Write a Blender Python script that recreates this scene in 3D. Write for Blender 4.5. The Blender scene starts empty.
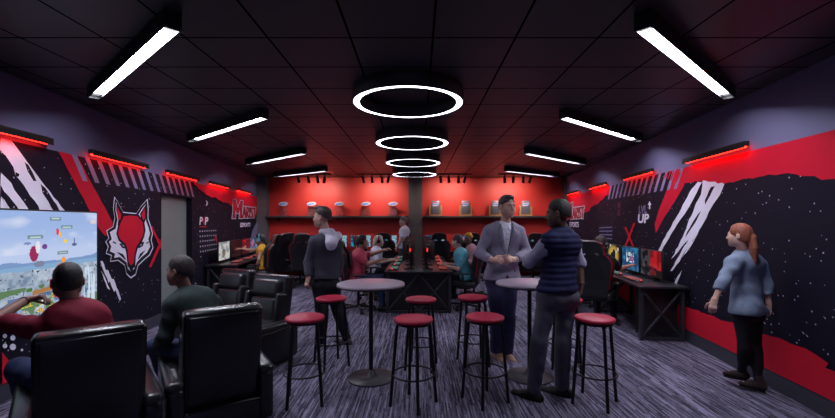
import bpy, bmesh, math, random
import numpy as np
from mathutils import Vector, Matrix, noise
random.seed(7)
rng = np.random.default_rng(5)
V = Vector
PI = math.pi
SC = bpy.context.scene
COL = SC.collection
F, CX, CY, CH = 400.0, 418.0, 222.0, 1.6
HC = 2.94            # ceiling height
YB = 12.05           # back wall
def fp(px, py, h=0.0):
    Y = (CH-h)*F/(py-CY); return V(((px-CX)*Y/F, Y, h))
def at(px, py, Y):
    return V(((px-CX)*Y/F, Y, CH-(py-CY)*Y/F))
LA, LB = -3.223, -.1317      # left wall  x = LA + LB*y
RA, RB = 2.951, .1228        # right wall x = RA + RB*y
def wy(side, px):
    return (LA/((px-CX)/F-LB)) if side == 'L' else (RA/((px-CX)/F-RB))
def wz(side, px, py):
    Y = wy(side, px); return CH-(py-CY)*Y/F
def wx(side, Y): return LA+LB*Y if side == 'L' else RA+RB*Y

# ---------------------------------------------------------------- materials
def mat(name, col, rough=.6, metal=0., spec=.5, noise_amt=0., nscale=8., bump=0., bscale=60., emit=None, estr=1., coat=0., sheen=0., trans=0., alpha=1.):
    m = bpy.data.materials.new(name); m.use_nodes = True
    nt = m.node_tree; b = nt.nodes['Principled BSDF']
    b.inputs['Base Color'].default_value = (*col, 1)
    b.inputs['Roughness'].default_value = rough
    b.inputs['Metallic'].default_value = metal
    b.inputs['Specular IOR Level'].default_value = spec
    b.inputs['Coat Weight'].default_value = coat
    b.inputs['Sheen Weight'].default_value = sheen
    b.inputs['Transmission Weight'].default_value = trans
    b.inputs['Alpha'].default_value = alpha
    tc = nt.nodes.new('ShaderNodeTexCoord')
    if noise_amt:
        n = nt.nodes.new('ShaderNodeTexNoise'); n.inputs['Scale'].default_value = nscale; n.inputs['Detail'].default_value = 4
        nt.links.new(tc.outputs['Object'], n.inputs['Vector'])
        r = nt.nodes.new('ShaderNodeValToRGB')
        r.color_ramp.elements[0].position = .3; r.color_ramp.elements[1].position = .7
        r.color_ramp.elements[0].color = (*[c*(1-noise_amt) for c in col], 1)
        r.color_ramp.elements[1].color = (*[min(1, c*(1+noise_amt)) for c in col], 1)
        nt.links.new(n.outputs['Fac'], r.inputs['Fac']); nt.links.new(r.outputs['Color'], b.inputs['Base Color'])
    if bump:
        n = nt.nodes.new('ShaderNodeTexNoise'); n.inputs['Scale'].default_value = bscale; n.inputs['Detail'].default_value = 3
        nt.links.new(tc.outputs['Object'], n.inputs['Vector'])
        bp = nt.nodes.new('ShaderNodeBump'); bp.inputs['Strength'].default_value = bump; bp.inputs['Distance'].default_value = .01
        nt.links.new(n.outputs['Fac'], bp.inputs['Height']); nt.links.new(bp.outputs['Normal'], b.inputs['Normal'])
    if emit:
        b.inputs['Emission Color'].default_value = (*emit, 1); b.inputs['Emission Strength'].default_value = estr
    return m
def screen_mat():
    m = bpy.data.materials.new('screen_glow'); m.use_nodes = True
    nt = m.node_tree; b = nt.nodes['Principled BSDF']
    a = nt.nodes.new('ShaderNodeVertexColor'); a.layer_name = 'Col'
    b.inputs['Base Color'].default_value = (.01, .01, .01, 1); b.inputs['Roughness'].default_value = .25
    nt.links.new(a.outputs['Color'], b.inputs['Emission Color'])
    b.inputs['Emission Strength'].default_value = 1.0
    return m

# ---------------------------------------------------------------- mesh builder
class MB:
    def __init__(s): s.v = []; s.f = []; s.m = []; s.s = []
    def add(s, vs, fs, m=0, sm=False):
        b = len(s.v); s.v += [tuple(x) for x in vs]
        for q in fs: s.f.append(tuple(b+i for i in q)); s.m.append(m); s.s.append(sm)
        return s
    def box(s, c, d, m=0, R=None, bev=0., seg=2, sm=True):
        bm = bmesh.new(); bmesh.ops.create_cube(bm, size=1.0)
        for v in bm.verts: v.co = V((v.co.x*d[0], v.co.y*d[1], v.co.z*d[2]))
        if bev: bmesh.ops.bevel(bm, geom=bm.edges[:], offset=bev, segments=seg, profile=.5, affect='EDGES')
        M = (R or Matrix.Identity(3)); c = V(c)
        s.add([M @ v.co + c for v in bm.verts], [[v.index for v in f.verts] for f in bm.faces], m, bool(bev) and sm)
        bm.free(); return s
    def cyl(s, a, b, r1, r2=None, n=16, m=0, caps=True, sm=True):
        a, b = V(a), V(b); r2 = r1 if r2 is None else r2
        z = (b-a).normalized(); x = z.orthogonal().normalized(); y = z.cross(x)
        vs = []
        for p, r in ((a, r1), (b, r2)):
            for i in range(n):
                t = 2*PI*i/n; vs.append(p+x*r*math.cos(t)+y*r*math.sin(t))
        s.add(vs, [(i, (i+1) % n, n+(i+1) % n, n+i) for i in range(n)], m, sm)
        if caps: s.add(vs[:n], [tuple(range(n))[::-1]], m); s.add(vs[n:], [tuple(range(n))], m)
        return s
    def tube(s, pts, r, n=10, m=0, closed=False, caps=True):
        pts = [V(p) for p in pts]; N = len(pts); rr = r if isinstance(r, (list, tuple)) else [r]*N
        vs = []; x = None
        for i, p in enumerate(pts):
            if closed: t = (pts[(i+1) % N]-pts[i-1]).normalized()
            else: t = (pts[min(i+1, N-1)]-pts[max(i-1, 0)]).normalized()
            if x is None: x = t.orthogonal().normalized()
            x = (x-t*x.dot(t)).normalized(); y = t.cross(x)
            for k in range(n):
                a = 2*PI*k/n; vs.append(p+x*rr[i]*math.cos(a)+y*rr[i]*math.sin(a))
        fs = []
        for i in range(N if closed else N-1):
            j = (i+1) % N
            for k in range(n): fs.append((i*n+k, i*n+(k+1) % n, j*n+(k+1) % n, j*n+k))
        s.add(vs, fs, m, True)
        if caps and not closed: s.add(vs[:n], [tuple(range(n))[::-1]], m); s.add(vs[-n:], [tuple(range(n))], m)
        return s
    def ring(s, c, R, r, n=36, k=8, m=0):
        return s.tube([V(c)+V((R*math.cos(2*PI*i/n), R*math.sin(2*PI*i/n), 0)) for i in range(n)], r, k, m, closed=True)
    def lathe(s, prof, c=(0, 0, 0), n=32, m=0, sm=True):
        c = V(c); vs = []
        for r, z in prof:
            for i in range(n):
                t = 2*PI*i/n; vs.append(c+V((r*math.cos(t), r*math.sin(t), z)))
        fs = []
        for j in range(len(prof)-1):
            for i in range(n): fs.append((j*n+i, j*n+(i+1) % n, (j+1)*n+(i+1) % n, (j+1)*n+i))
        s.add(vs, fs, m, sm); return s
    def prism(s, poly, o, ux, uy, th, m=0):
        """2D polygon in frame (o,ux,uy) extruded by th along ux x uy (centred at 0..th)"""
        o, ux, uy = V(o), V(ux), V(uy); n = ux.cross(uy).normalized()
        A = [o+ux*p[0]+uy*p[1] for p in poly]; B = [a+n*th for a in A]; N = len(poly)
        s.add(A+B, [tuple(range(N))[::-1], tuple(range(N, 2*N))]+[(i, (i+1) % N, N+(i+1) % N, N+i) for i in range(N)], m)
        return s
    def build(s, name, mats, parent=None, loc=None):
        me = bpy.data.meshes.new(name); me.from_pydata(s.v, [], s.f)
        for m in (mats if isinstance(mats, (list, tuple)) else [mats]): me.materials.append(m)
        me.polygons.foreach_set('material_index', s.m); me.polygons.foreach_set('use_smooth', s.s); me.update()
        o = bpy.data.objects.new(name, me); COL.objects.link(o)
        if parent: o.parent = parent
        if loc is not None: o.location = loc
        return o
def tag(o, label, cat, group=None):
    o['label'] = label; o['category'] = cat
    if group: o['group'] = group
    return o
def struct(o): o['kind'] = 'structure'; return o
def empty(name, label, cat, loc=(0, 0, 0), rz=0., group=None):
    o = bpy.data.objects.new(name, None); COL.objects.link(o); o.empty_display_size = .1
    o.location = loc; o.rotation_euler = (0, 0, rz)
    return tag(o, label, cat, group)
def copy_tree(o, parent=None):
    c = o.copy(); COL.objects.link(c)
    if parent is not None: c.parent = parent
    for ch in [x for x in o.children]: copy_tree(ch, c)
    return c
def place(proto, first, loc, rz, label, group=None):
    o = proto if first else copy_tree(proto)
    o.location = loc; o.rotation_euler = (0, 0, rz); o['label'] = label
    if group: o['group'] = group
    return o
def screen(name, parent, w, h, nx, ny, paint, o=(0, 0, 0), ux=(1, 0, 0), uz=(0, 0, 1), m=None):
    """emissive picture: grid of quads, colour per face; paint(u,v)->(n,3) linear"""
    o, ux, uz = V(o), V(ux), V(uz)
    us = np.linspace(-w/2, w/2, nx+1); vs = np.linspace(-h/2, h/2, ny+1)
    verts = [tuple(o+ux*float(u)+uz*float(v)) for v in vs for u in us]
    faces = [(j*(nx+1)+i, j*(nx+1)+i+1, (j+1)*(nx+1)+i+1, (j+1)*(nx+1)+i) for j in range(ny) for i in range(nx)]
    me = bpy.data.meshes.new(name); me.from_pydata(verts, [], faces)
    U, W = np.meshgrid((np.arange(nx)+.5)/nx, (np.arange(ny)+.5)/ny)
    c = paint(U.ravel(), W.ravel())
    ca = me.color_attributes.new('Col', 'FLOAT_COLOR', 'CORNER')
    full = np.ones((nx*ny, 4, 4), np.float32); full[:, :, :3] = c[:, None, :]
    ca.data.foreach_set('color', full.ravel())
    me.materials.append(m or M['screen']); me.update()
    ob = bpy.data.objects.new(name, me); COL.objects.link(ob); ob.parent = parent
    return ob

# ---------------------------------------------------------------- implicit surfaces for bodies and cloth
def nv(v): return np.array(v, np.float32)
def cone(a, b, ra, rb=None, n=None, s=1., clip0=None, clip1=None, k=None, sub=False):
    return dict(t='c', a=nv(a), b=nv(b), ra=ra, rb=ra if rb is None else rb, n=None if n is None else nv(V(n).normalized()), s=s, clip0=clip0, clip1=clip1, k=k, sub=sub)
def ell(c, r, R=None, k=None, sub=False):
    return dict(t='e', a=nv(c), r=nv(r), R=None if R is None else np.array(R, np.float32), k=k, sub=sub)
def evalp(p, X, Y, Z):
    if p['t'] == 'c':
        a, b = p['a'], p['b']; ba = b-a; L2 = max(1e-9, float(ba@ba))
        x, y, z = X-a[0], Y-a[1], Z-a[2]
        h0 = (x*ba[0]+y*ba[1]+z*ba[2])/L2; h = np.clip(h0, 0, 1)
        qx, qy, qz = x-h*ba[0], y-h*ba[1], z-h*ba[2]; sc = 1.
        if p['n'] is not None and p['s'] != 1:
            n = p['n']; c = (qx*n[0]+qy*n[1]+qz*n[2])*(1/p['s']-1)
            qx, qy, qz = qx+c*n[0], qy+c*n[1], qz+c*n[2]; sc = min(1., p['s'])
        d = (np.sqrt(qx*qx+qy*qy+qz*qz)-(p['ra']+(p['rb']-p['ra'])*h))*(.5+.5*sc)
        L = math.sqrt(L2)
        if p['clip1'] is not None: d = np.maximum(d, (h0-1)*L-p['clip1'])
        if p['clip0'] is not None: d = np.maximum(d, -h0*L-p['clip0'])
        return d
    x, y, z = X-p['a'][0], Y-p['a'][1], Z-p['a'][2]
    if p['R'] is not None:
        R = p['R']; x, y, z = (x*R[0, 0]+y*R[1, 0]+z*R[2, 0], x*R[0, 1]+y*R[1, 1]+z*R[2, 1], x*R[0, 2]+y*R[1, 2]+z*R[2, 2])
    r = p['r']; k0 = np.sqrt((x/r[0])**2+(y/r[1])**2+(z/r[2])**2); k1 = np.sqrt((x/r[0]**2)**2+(y/r[1]**2)**2+(z/r[2]**2)**2)
    return k0*(k0-1)/np.maximum(k1, 1e-6)
def bounds(p):
    if p['t'] == 'c':
        r = max(p['ra'], p['rb']); return np.minimum(p['a'], p['b'])-r, np.maximum(p['a'], p['b'])+r
    r = float(max(p['r'])); return p['a']-r, p['a']+r
def axis(lo, hi, h, fine):
    xs = [lo]
    while xs[-1] < hi:
        x = xs[-1]; st = h
        for (a, b, f) in fine:
            if a-1e-6 <= x < b: st = min(st, f)
            elif x < a: st = min(st, max(f, a-x))
        xs.append(x+st)
    return np.array(xs, np.float32)
def isosurf(prims, h=.012, k=.03, fine=(), post=None, relax=1):
    """prims -> (verts, quads) by naive surface nets on a tensor grid"""
    B = [bounds(p) for p in prims if not p['sub']]
    lo = np.min([b[0] for b in B], 0)-.03; hi = np.max([b[1] for b in B], 0)+.03
    ax = [axis(float(lo[i]), float(hi[i]), h, [(f[0][i], f[1][i], f[2]) for f in fine]) for i in range(3)]
    D = np.full([len(a) for a in ax], .12, np.float32)
    for p in prims:
        a, b = bounds(p); mg = .06
        sl = []
        for i in range(3):
            i0 = max(0, int(np.searchsorted(ax[i], a[i]-mg))-1); i1 = min(len(ax[i]), int(np.searchsorted(ax[i], b[i]+mg))+1); sl.append(slice(i0, i1))
        if any(q.stop <= q.start for q in sl): continue
        X = ax[0][sl[0]][:, None, None]; Y = ax[1][sl[1]][None, :, None]; Z = ax[2][sl[2]][None, None, :]
        d = evalp(p, X, Y, Z); S = D[tuple(sl)]; kk = p['k'] if p['k'] is not None else k
        if p['sub']:
            d = -d; hh = np.maximum(kk-np.abs(S-d), 0)/kk; D[tuple(sl)] = np.maximum(S, d)+hh*hh*kk*.25
        else:
            hh = np.maximum(kk-np.abs(S-d), 0)/kk; D[tuple(sl)] = np.minimum(S, d)-hh*hh*kk*.25
    if post is not None:
        D = post(D, ax[0][:, None, None], ax[1][None, :, None], ax[2][None, None, :]).astype(np.float32)
    D[0] = D[-1] = .1; D[:, 0] = D[:, -1] = .1; D[:, :, 0] = D[:, :, -1] = .1
    neg = D < 0
    c = neg[:-1, :-1, :-1].astype(np.int8)
    for dx in (0, 1):
        for dy in (0, 1):
            for dz in (0, 1):
                if dx or dy or dz: c = c+neg[dx:dx+c.shape[0], dy:dy+c.shape[1], dz:dz+c.shape[2]]
    act = (c > 0) & (c < 8); I, J, K = np.nonzero(act)
    idx = -np.ones(act.shape, np.int64); idx[I, J, K] = np.arange(len(I))
    acc = np.zeros((len(I), 3)); cnt = np.zeros(len(I))
    cor = [(0, 0, 0), (1, 0, 0), (0, 1, 0), (1, 1, 0), (0, 0, 1), (1, 0, 1), (0, 1, 1), (1, 1, 1)]
    E = [(a, b) for a in range(8) for b in range(a+1, 8) if sum(abs(cor[a][q]-cor[b][q]) for q in range(3)) == 1]
    for a, b in E:
        A, Bc = cor[a], cor[b]
        da = D[I+A[0], J+A[1], K+A[2]]; db = D[I+Bc[0], J+Bc[1], K+Bc[2]]; mk = (da < 0) != (db < 0)
        t = np.where(mk, da/np.where(mk, da-db, 1), 0)
        for q, N in enumerate((I, J, K)):
            pa = ax[q][N+A[q]]; pb = ax[q][N+Bc[q]]; acc[:, q] += np.where(mk, pa+(pb-pa)*t, 0)
        cnt += mk
    P = acc/np.maximum(cnt, 1)[:, None]
    Q = []
    for q in range(3):
        o1, o2 = (q+1) % 3, (q+2) % 3
        s0 = [slice(1, -1)]*3; s0[q] = slice(0, -1); s1 = list(s0); s1[q] = slice(1, None)
        n0 = neg[tuple(s0)]; n1 = neg[tuple(s1)]; ii = np.nonzero(n0 != n1); fl = n0[ii]
        base = [ii[0].copy(), ii[1].copy(), ii[2].copy()]
        for w in (o1, o2): base[w] = base[w]+1
        def cell(d1, d2):
            x = [b.copy() for b in base]; x[o1] -= d1; x[o2] -= d2; return idx[x[0], x[1], x[2]]
        qd = np.stack([cell(1, 1), cell(0, 1), cell(0, 0), cell(1, 0)], 1)
        qd[~fl] = qd[~fl][:, ::-1]; Q.append(qd)
    Q = np.concatenate(Q); Q = Q[(Q >= 0).all(1)]
    for _ in range(relax):
        A = np.zeros_like(P); n = np.zeros(len(P))
        for e in range(4):
            np.add.at(A, Q[:, e], P[Q[:, (e+1) % 4]]); np.add.at(n, Q[:, e], 1)
            np.add.at(A, Q[:, e], P[Q[:, (e-1) % 4]]); np.add.at(n, Q[:, e], 1)
        P = P*.5+.5*A/np.maximum(n, 1)[:, None]
    return P, Q
def iso_object(name, prims, m, parent, org, **kw):
    P, Q = isosurf(prims, **kw)
    me = bpy.data.meshes.new(name); P = P-np.array(org)
    me.vertices.add(len(P)); me.vertices.foreach_set('co', P.astype(np.float32).ravel())
    me.loops.add(len(Q)*4); me.loops.foreach_set('vertex_index', Q.astype(np.int32).ravel())
    me.polygons.add(len(Q)); me.polygons.foreach_set('loop_start', np.arange(0, len(Q)*4, 4, dtype=np.int32))
    me.polygons.foreach_set('use_smooth', np.ones(len(Q), bool)); me.update(calc_edges=True); me.validate()
    me.materials.append(m)
    o = bpy.data.objects.new(name, me); COL.objects.link(o)
    if parent: o.parent = parent
    return o
# ---------------------------------------------------------------- people
def folds(amp, fr=38., seed=0.):
    def f(D, X, Y, Z):
        w = np.sin(fr*(.5*X+.3*Y+.8*Z)+2.2*np.sin(9*Z+7*X+seed)+seed)*np.sin(fr*.6*(X-.7*Y-.2*Z)+1.7*np.sin(11*Y+5*Z+seed))
        return D+amp*w
    return f
def frame(fwd, up=(0, 0, 1)):
    f = V(fwd).normalized(); u = V(up); u = (u-f*u.dot(f)).normalized(); r = f.cross(u)
    return r, f, u
def hand_prims(W, d, pal, thumb, s=1., curl=.5, spread=.0):
    """W wrist, d direction along palm, pal palm-facing normal, thumb side direction"""
    d = V(d).normalized(); pal = V(pal); pal = (pal-d*pal.dot(d)).normalized(); t = V(thumb); t = (t-d*t.dot(d)-pal*t.dot(pal)).normalized()
    P = []
    P.append(cone(W, W+d*.03*s, .026*s, .026*s, n=pal, s=.8, k=.02))
    P.append(cone(W+d*.03*s, W+d*.075*s, .03*s, .036*s, n=pal, s=.48, k=.015))
    P.append(cone(W+d*.08*s-t*.026*s, W+d*.084*s+t*.028*s, .0125*s, .0125*s, k=.01))
    for i, (o, L) in enumerate(((.029, .07), (.0095, .078), (-.0105, .073), (-.030, .058))):
        p = W+d*(.085-.004*abs(i-1))*s+t*o*s; a = curl*(.35+.08*i); dr = d+t*(o*5*spread)
        for j, fr in enumerate((.45, .32, .26)):
            a += curl*(.35, .75, .55)[j]
            q = p+(dr*math.cos(a)+pal*math.sin(a)).normalized()*L*fr*s
            P.append(cone(p, q, (.0090-.0008*j)*s, (.0085-.0008*j)*s, k=.004)); p = q
    p = W+d*.03*s+t*.022*s
    for L, dd, r in ((.045, d*.65+t*.75+pal*.35, .0125), (.032, d*.85+t*.35+pal*(.3+.3*curl), .0105), (.025, d*.9+t*.1+pal*(.35+.4*curl), .009)):
        q = p+dd.normalized()*L*s; P.append(cone(p, q, r*s, r*.9*s, k=.006)); p = q
    return P
def head_prims(Hc, r, f, u, s=1., fem=False):
    g = lambda x, y, z: Hc+(r*x+f*y+u*z)*s
    R = np.array([list(r), list(f), list(u)]).T
    E = lambda c, q, **k: ell(g(*c), [a*s for a in q], R, **k)
    jw = .88 if fem else 1.
    P = [E((0, -.018, .038), (.074, .094, .085), k=.02), E((0, .03, -.03), (.058, .056, .08), k=.03),
         E((0, .058, -.09), (.026*jw, .026, .022), k=.03),
         cone(g(-.045*jw, .0, -.07), g(-.012, .062, -.098), .022*s, .016*s, k=.02), cone(g(.045*jw, .0, -.07), g(.012, .062, -.098), .022*s, .016*s, k=.02),
         cone(g(-.034, .072, .022), g(.034, .072, .022), .013*s, k=.012),
         E((-.042, .046, -.026), (.022, .028, .026), k=.03), E((.042, .046, -.026), (.022, .028, .026), k=.03), cone(g(-.046*jw, .0, -.045), g(-.026, .052, -.062), .026*s, .024*s, k=.03), cone(g(.046*jw, .0, -.045), g(.026, .052, -.062), .026*s, .024*s, k=.03),
         E((-.031, .099, .0), (.015, .014, .010), k=.012, sub=True), E((.031, .099, .0), (.015, .014, .010), k=.012, sub=True),
         cone(g(0, .086, .008), g(0, .102, -.03), .0075*s, .0110*s, k=.008), E((-.012, .094, -.034), (.008, .009, .007), k=.005), E((.012, .094, -.034), (.008, .009, .007), k=.005),
         cone(g(-.019, .078, -.062), g(.019, .078, -.062), .0085*s, k=.005), cone(g(-.016, .077, -.073), g(.016, .077, -.073), .009*s, k=.004),
         E((-.0315, .074, .0), (.0125, .011, .0105), k=.003), E((.0315, .074, .0), (.0125, .011, .0105), k=.003)]
    for sg in (-1, 1):
        P.append(E((sg*.080, -.014, -.008), (.010, .020, .033), k=.006)); P.append(E((sg*.088, -.008, -.004), (.006, .009, .016), k=.004, sub=True))
    return P
def torso_prims(J, i=0., s=1., w=1., belly=1.):
    up = (J['neck']-J['pel']).normalized(); lat = (J['SR']-J['SL']).normalized(); fw = up.cross(lat).normalized()
    hl = (J['HR']-J['HL']).normalized(); hf = up.cross(hl).normalized()
    L = (J['neck']-J['pel']).length
    waist = J['pel']+up*L*.32; ch = J['pel']+up*L*.74
    P = [cone(J['HL']-hf*.005, J['HR']-hf*.005, .1*s*w+i, n=hf, s=.95, k=.05),
         cone(J['HL']-hf*.05*s+hl*.02*s, J['HR']-hf*.05*s-hl*.02*s, .078*s*w+i, k=.05),
         cone(J['pel'], waist, .15*s*w+i, .142*s*w*belly+i, n=hf, s=.74, k=.05),
         cone(waist, ch, .14*s*w*belly+i, .162*s*w+i, n=fw, s=.68, k=.05),
         cone(ch+fw*.02*s-lat*.06*s, ch+fw*.02*s+lat*.06*s, .088*s*w+i, k=.05),
         cone(ch-fw*.025*s+up*.04*s-lat*.07*s, ch-fw*.025*s+up*.04*s+lat*.07*s, .085*s*w+i, k=.05),
         cone(J['neck']-up*.045*s, J['SL']+up*.012, .048*s+i, .040*s+i, k=.04), cone(J['neck']-up*.045*s, J['SR']+up*.012, .048*s+i, .040*s+i, k=.04)]
    return P
def arm_prims(J, q, i=0., s=1., end=1., w=1.):
    S, E, W = J['S'+q], J['E'+q], J['W'+q]
    if end < .2: return [cone(S, S+V((0, 0, -.02)), .050*s*w+i, k=.035)]
    P = [cone(S, S.lerp(E, .3), .051*s*w+i, .047*s*w+i, k=.035)]
    if end <= 1:
        P.append(cone(S, S.lerp(E, end), .048*s*w+i, (.048+(.038-.048)*end)*s*w+i, clip1=.0, k=.03)); return P
    P.append(cone(S, E, .048*s*w+i, .038*s*w+i, k=.03))
    e = end-1; T = E.lerp(W, e)
    P.append(cone(E, T, .040*s*w+i, (.040+(.027-.040)*e)*s*w+i, clip1=.0, k=.02))
    return P
def leg_prims(J, q, i=0., s=1., w=1., clip=None, calf=True):
    H, K, A = J['H'+q], J['K'+q], J['A'+q]
    back = V((0, 0, 0))
    d1 = (K-H).normalized(); d2 = (A-K).normalized(); b = (d1-d2); b = b-d2*b.dot(d2)
    if b.length < .05: b = -J['fwd']
    b.normalize(); b = -b if b.dot(J['fwd']) > 0 else b
    P = [cone(H, K, .088*s*w+i, .056*s*w+i, k=.04), cone(K, A, .054*s*w+i, .036*s*w+i, clip1=clip, k=.03)]
    if calf: P.append(cone(K.lerp(A, .15)+b*.015*s, K.lerp(A, .5)+b*.012*s, .05*s*w+i, .045*s*w+i, k=.04))
    return P
def foot_dir(J, q): return V(J.get('T'+q, J['fwd'])).normalized()
def shoe(name, J, q, m, root, org, s=1., boot=False, sole=None, heel=False):
    A = J['A'+q]; d = foot_dir(J, q); side = d.cross(V((0, 0, 1))).normalized(); up = side.cross(d).normalized()
    b = A-up*.045*s
    P = [cone(b-d*.045*s, b+d*.07*s, .042*s, .043*s, n=side, s=.85, k=.03), cone(b+d*.05*s-up*.008, b+d*.165*s-up*.012, .046*s, .034*s, n=up, s=.8, k=.03),
         cone(b-d*.02*s, A+up*(.08 if boot else .015)*s, .045*s, .047*s if boot else .042*s, clip1=0., k=.03)]
    base = b-up*.038*s
    def post(D, X, Y, Z):
        return np.maximum(D, -((X-base.x)*up.x+(Y-base.y)*up.y+(Z-base.z)*up.z))
    o = iso_object(name, P, m, root, org, h=.009, k=.03, post=post)
    mb = MB(); pts = []
    for t in range(20):
        a = 2*PI*t/20; x = math.cos(a); y = math.sin(a)
        pts.append((x*.13*s+.062*s, y*(.044 if x > 0 else .036)*s))
    mb.prism(pts, base-V(org)-up*.014*s, d, side, -.0 or .001, 0); mb = MB()
    mb.prism(pts, base-V(org)-up*.004*s, d, side, -.016*s if d.cross(side).dot(up) > 0 else .016*s, 0)
    if heel: mb.box(base-V(org)-up*.02*s-d*.04*s, (.05*s, .05*s, .035*s), 0, Matrix((d, side, up)).transposed(), .006)
    so = mb.build('sole', sole or M['rubber'], o)
    return o
def hair_cap(Hc, r, f, u, s, th=.012, zl=.0, sl=.7, extra=(), clipback=None, noise_=.0012):
    g = lambda x, y, z: Hc+(r*x+f*y+u*z)*s
    R = np.array([list(r), list(f), list(u)]).T
    P = [ell(g(0, -.018, .038), [(.074+th*.5)*s, (.094+th*.8)*s, (.085+th)*s], R, k=.02), ell(g(0, -.035, -.01), [(.069+th*.45)*s, (.075+th*.8)*s, (.075+th*.8)*s], R, k=.02)]
    def post(D, X, Y, Z):
        x, y, z = X-Hc.x, Y-Hc.y, Z-Hc.z
        yy = (x*f.x+y*f.y+z*f.z)/s; zz = (x*u.x+y*u.y+z*u.z)/s
        pl = -(zz-(zl+sl*yy))/math.sqrt(1+sl*sl)*s
        D = np.maximum(D, pl)
        D = np.maximum(D, (yy-.066)*s)
        for p in extra:
            D = np.minimum(D, evalp(p, X, Y, Z))
        return D+noise_*np.sin(150*X+3*np.sin(40*Z))*np.sin(140*Y+60*Z)
    return P, post
def person(name, label, J, cfg):
    """J: world joints; cfg: garments. Body is one continuous skin mesh; clothing, shoes and hair are parts."""
    s = cfg.get('s', 1.); w = cfg.get('w', 1.); hs = cfg.get('hs', s); lo = cfg.get('res', .014); fi = cfg.get('fine', .006)
    J = dict(J); up = V((0, 0, 1)); J['fwd'] = V(cfg['fwd']).normalized()
    la_ = (J['SR']-J['SL']).normalized(); J['SL'] = J['SL']+la_*.012*s-up*.028*s; J['SR'] = J['SR']-la_*.012*s-up*.028*s
    J['pel'] = (J['HL']+J['HR'])/2+V((0, 0, .03*s))
    org = V((J['pel'].x, J['pel'].y, cfg.get('ground', 0.)))
    root = empty(name, label, 'person', org)
    r, f, u = frame(cfg['look'], cfg.get('hup', (0, 0, 1)))
    Hc = J['head']; nb = Hc+(-f*.02-u*.075)*hs
    body = torso_prims(J, 0, s, w)+[cone(J['neck']-V((0, 0, .04)), nb, .056*s, .05*s, k=.025)]+head_prims(Hc, r, f, u, hs, cfg.get('fem', False))
    fine = [(list(Hc-V((1, 1, 1))*.14*hs), list(Hc+V((1, 1, 1))*.15*hs), fi)]
    for q in 'LR':
        body += arm_prims(J, q, 0, s, 2., w)+leg_prims(J, q, 0, s, w)
        d = foot_dir(J, q); A = J['A'+q]; body += [cone(A-V((0, 0, .04*s)), A+d*.13*s-V((0, 0, .05*s)), .034*s, .024*s, k=.03)]
        h = cfg.get('hand'+q)
        if h:
            hp = hand_prims(J['W'+q], h['d'], h['p'], h['t'], s*cfg.get('hands', 1.), h.get('curl', .5), h.get('spread', .2)); body += hp
            fine.append((list(J['W'+q]-V((1, 1, 1))*.03+V(h['d']).normalized()*.08-V((1, 1, 1))*.07), list(J['W'+q]+V(h['d']).normalized()*.08+V((1, 1, 1))*.1), fi*.85))
        else: body += [cone(J['W'+q], J['W'+q]+(J['W'+q]-J['E'+q]).normalized()*.09*s, .028*s, .03*s, k=.02)]
    iso_object('body', body, M[cfg['skin']], root, org, h=lo, k=.03, fine=fine, relax=1)
    # eyes and brows
    if cfg.get('eyes', True):
        for sg, nm in ((-1, 'eye'), (1, 'eye')):
            mb = MB(); c = Hc+(r*.0315*sg+f*.0735+u*.0)*hs-org
            for (rad, off, mi) in ((.0108, .0, 0), (.0066, .0060, 1)):
                rings = []; n = 12
                for a in range(7):
                    t = -PI/2+PI*a/6
                    for b in range(n):
                        p = 2*PI*b/n; rings.append(c+(r*math.cos(t)*math.cos(p)*rad+u*math.sin(t)*rad*.8+f*(math.cos(t)*math.sin(p)*rad+off))*hs)
                mb.add(rings, [(a*n+b, a*n+(b+1) % n, (a+1)*n+(b+1) % n, (a+1)*n+b) for a in range(6) for b in range(n)], mi, True)
            mb.build('eye', [M['eyewhite'], M['iris']], root)
            mb = MB(); mb.tube([Hc+(r*sg*x+f*y+u*z)*hs-org for x, y, z in ((.014, .0865, .018), (.03, .086, .024), (.047, .073, .019))], [.0035*hs, .0045*hs, .002*hs], 6)
            mb.build('eyebrow', M[cfg.get('hairm', 'hair_dark')], root)
    # garments
    lat = (J['SR']-J['SL']).normalized()
    t = cfg.get('top')
    if t:
        i = t.get('i', .016); P = torso_prims(J, i, s, w*t.get('w', 1.), t.get('belly', 1.))
        for q in 'LR': P += arm_prims(J, q, t.get('ia', i), s, t.get('sleeve'+q, t.get('sleeve', 1.95)), w)
        P += t.get('extra', [])
        if t.get('collar', True): P.append(cone(J['neck']-V((0, 0, .05)), J['neck']+(nb-J['neck']).normalized()*t.get('ch', .012), .066*s, .062*s, clip1=0., k=.02))
        if t.get('hem') is not None:
            zh = t['hem']; P.append(cone(J['pel']+V((0, 0, .05)), V((J['pel'].x, J['pel'].y, zh-.02)), (.155*s*w+i), (.165*s*w+i)*t.get('flare', 1.), n=J['fwd'], s=.78, k=.05))
        fo = folds(t.get('fold', .0035), t.get('ff', 34.), t.get('seed', 1.)); q0 = t.get('post'); zh = t.get('hem')
        def post(D, X, Y, Z):
            D = fo(D, X, Y, Z)
            if zh is not None: D = np.maximum(D, zh-Z+.006*np.sin(20*X+15*Y))
            if q0: D = q0(D, X, Y, Z)
            return D
        iso_object(t['name'], P, M[t['mat']], root, org, h=t.get('h', .012 if lo < .016 else .016), k=.035, post=post)
    t = cfg.get('inner')
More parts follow.
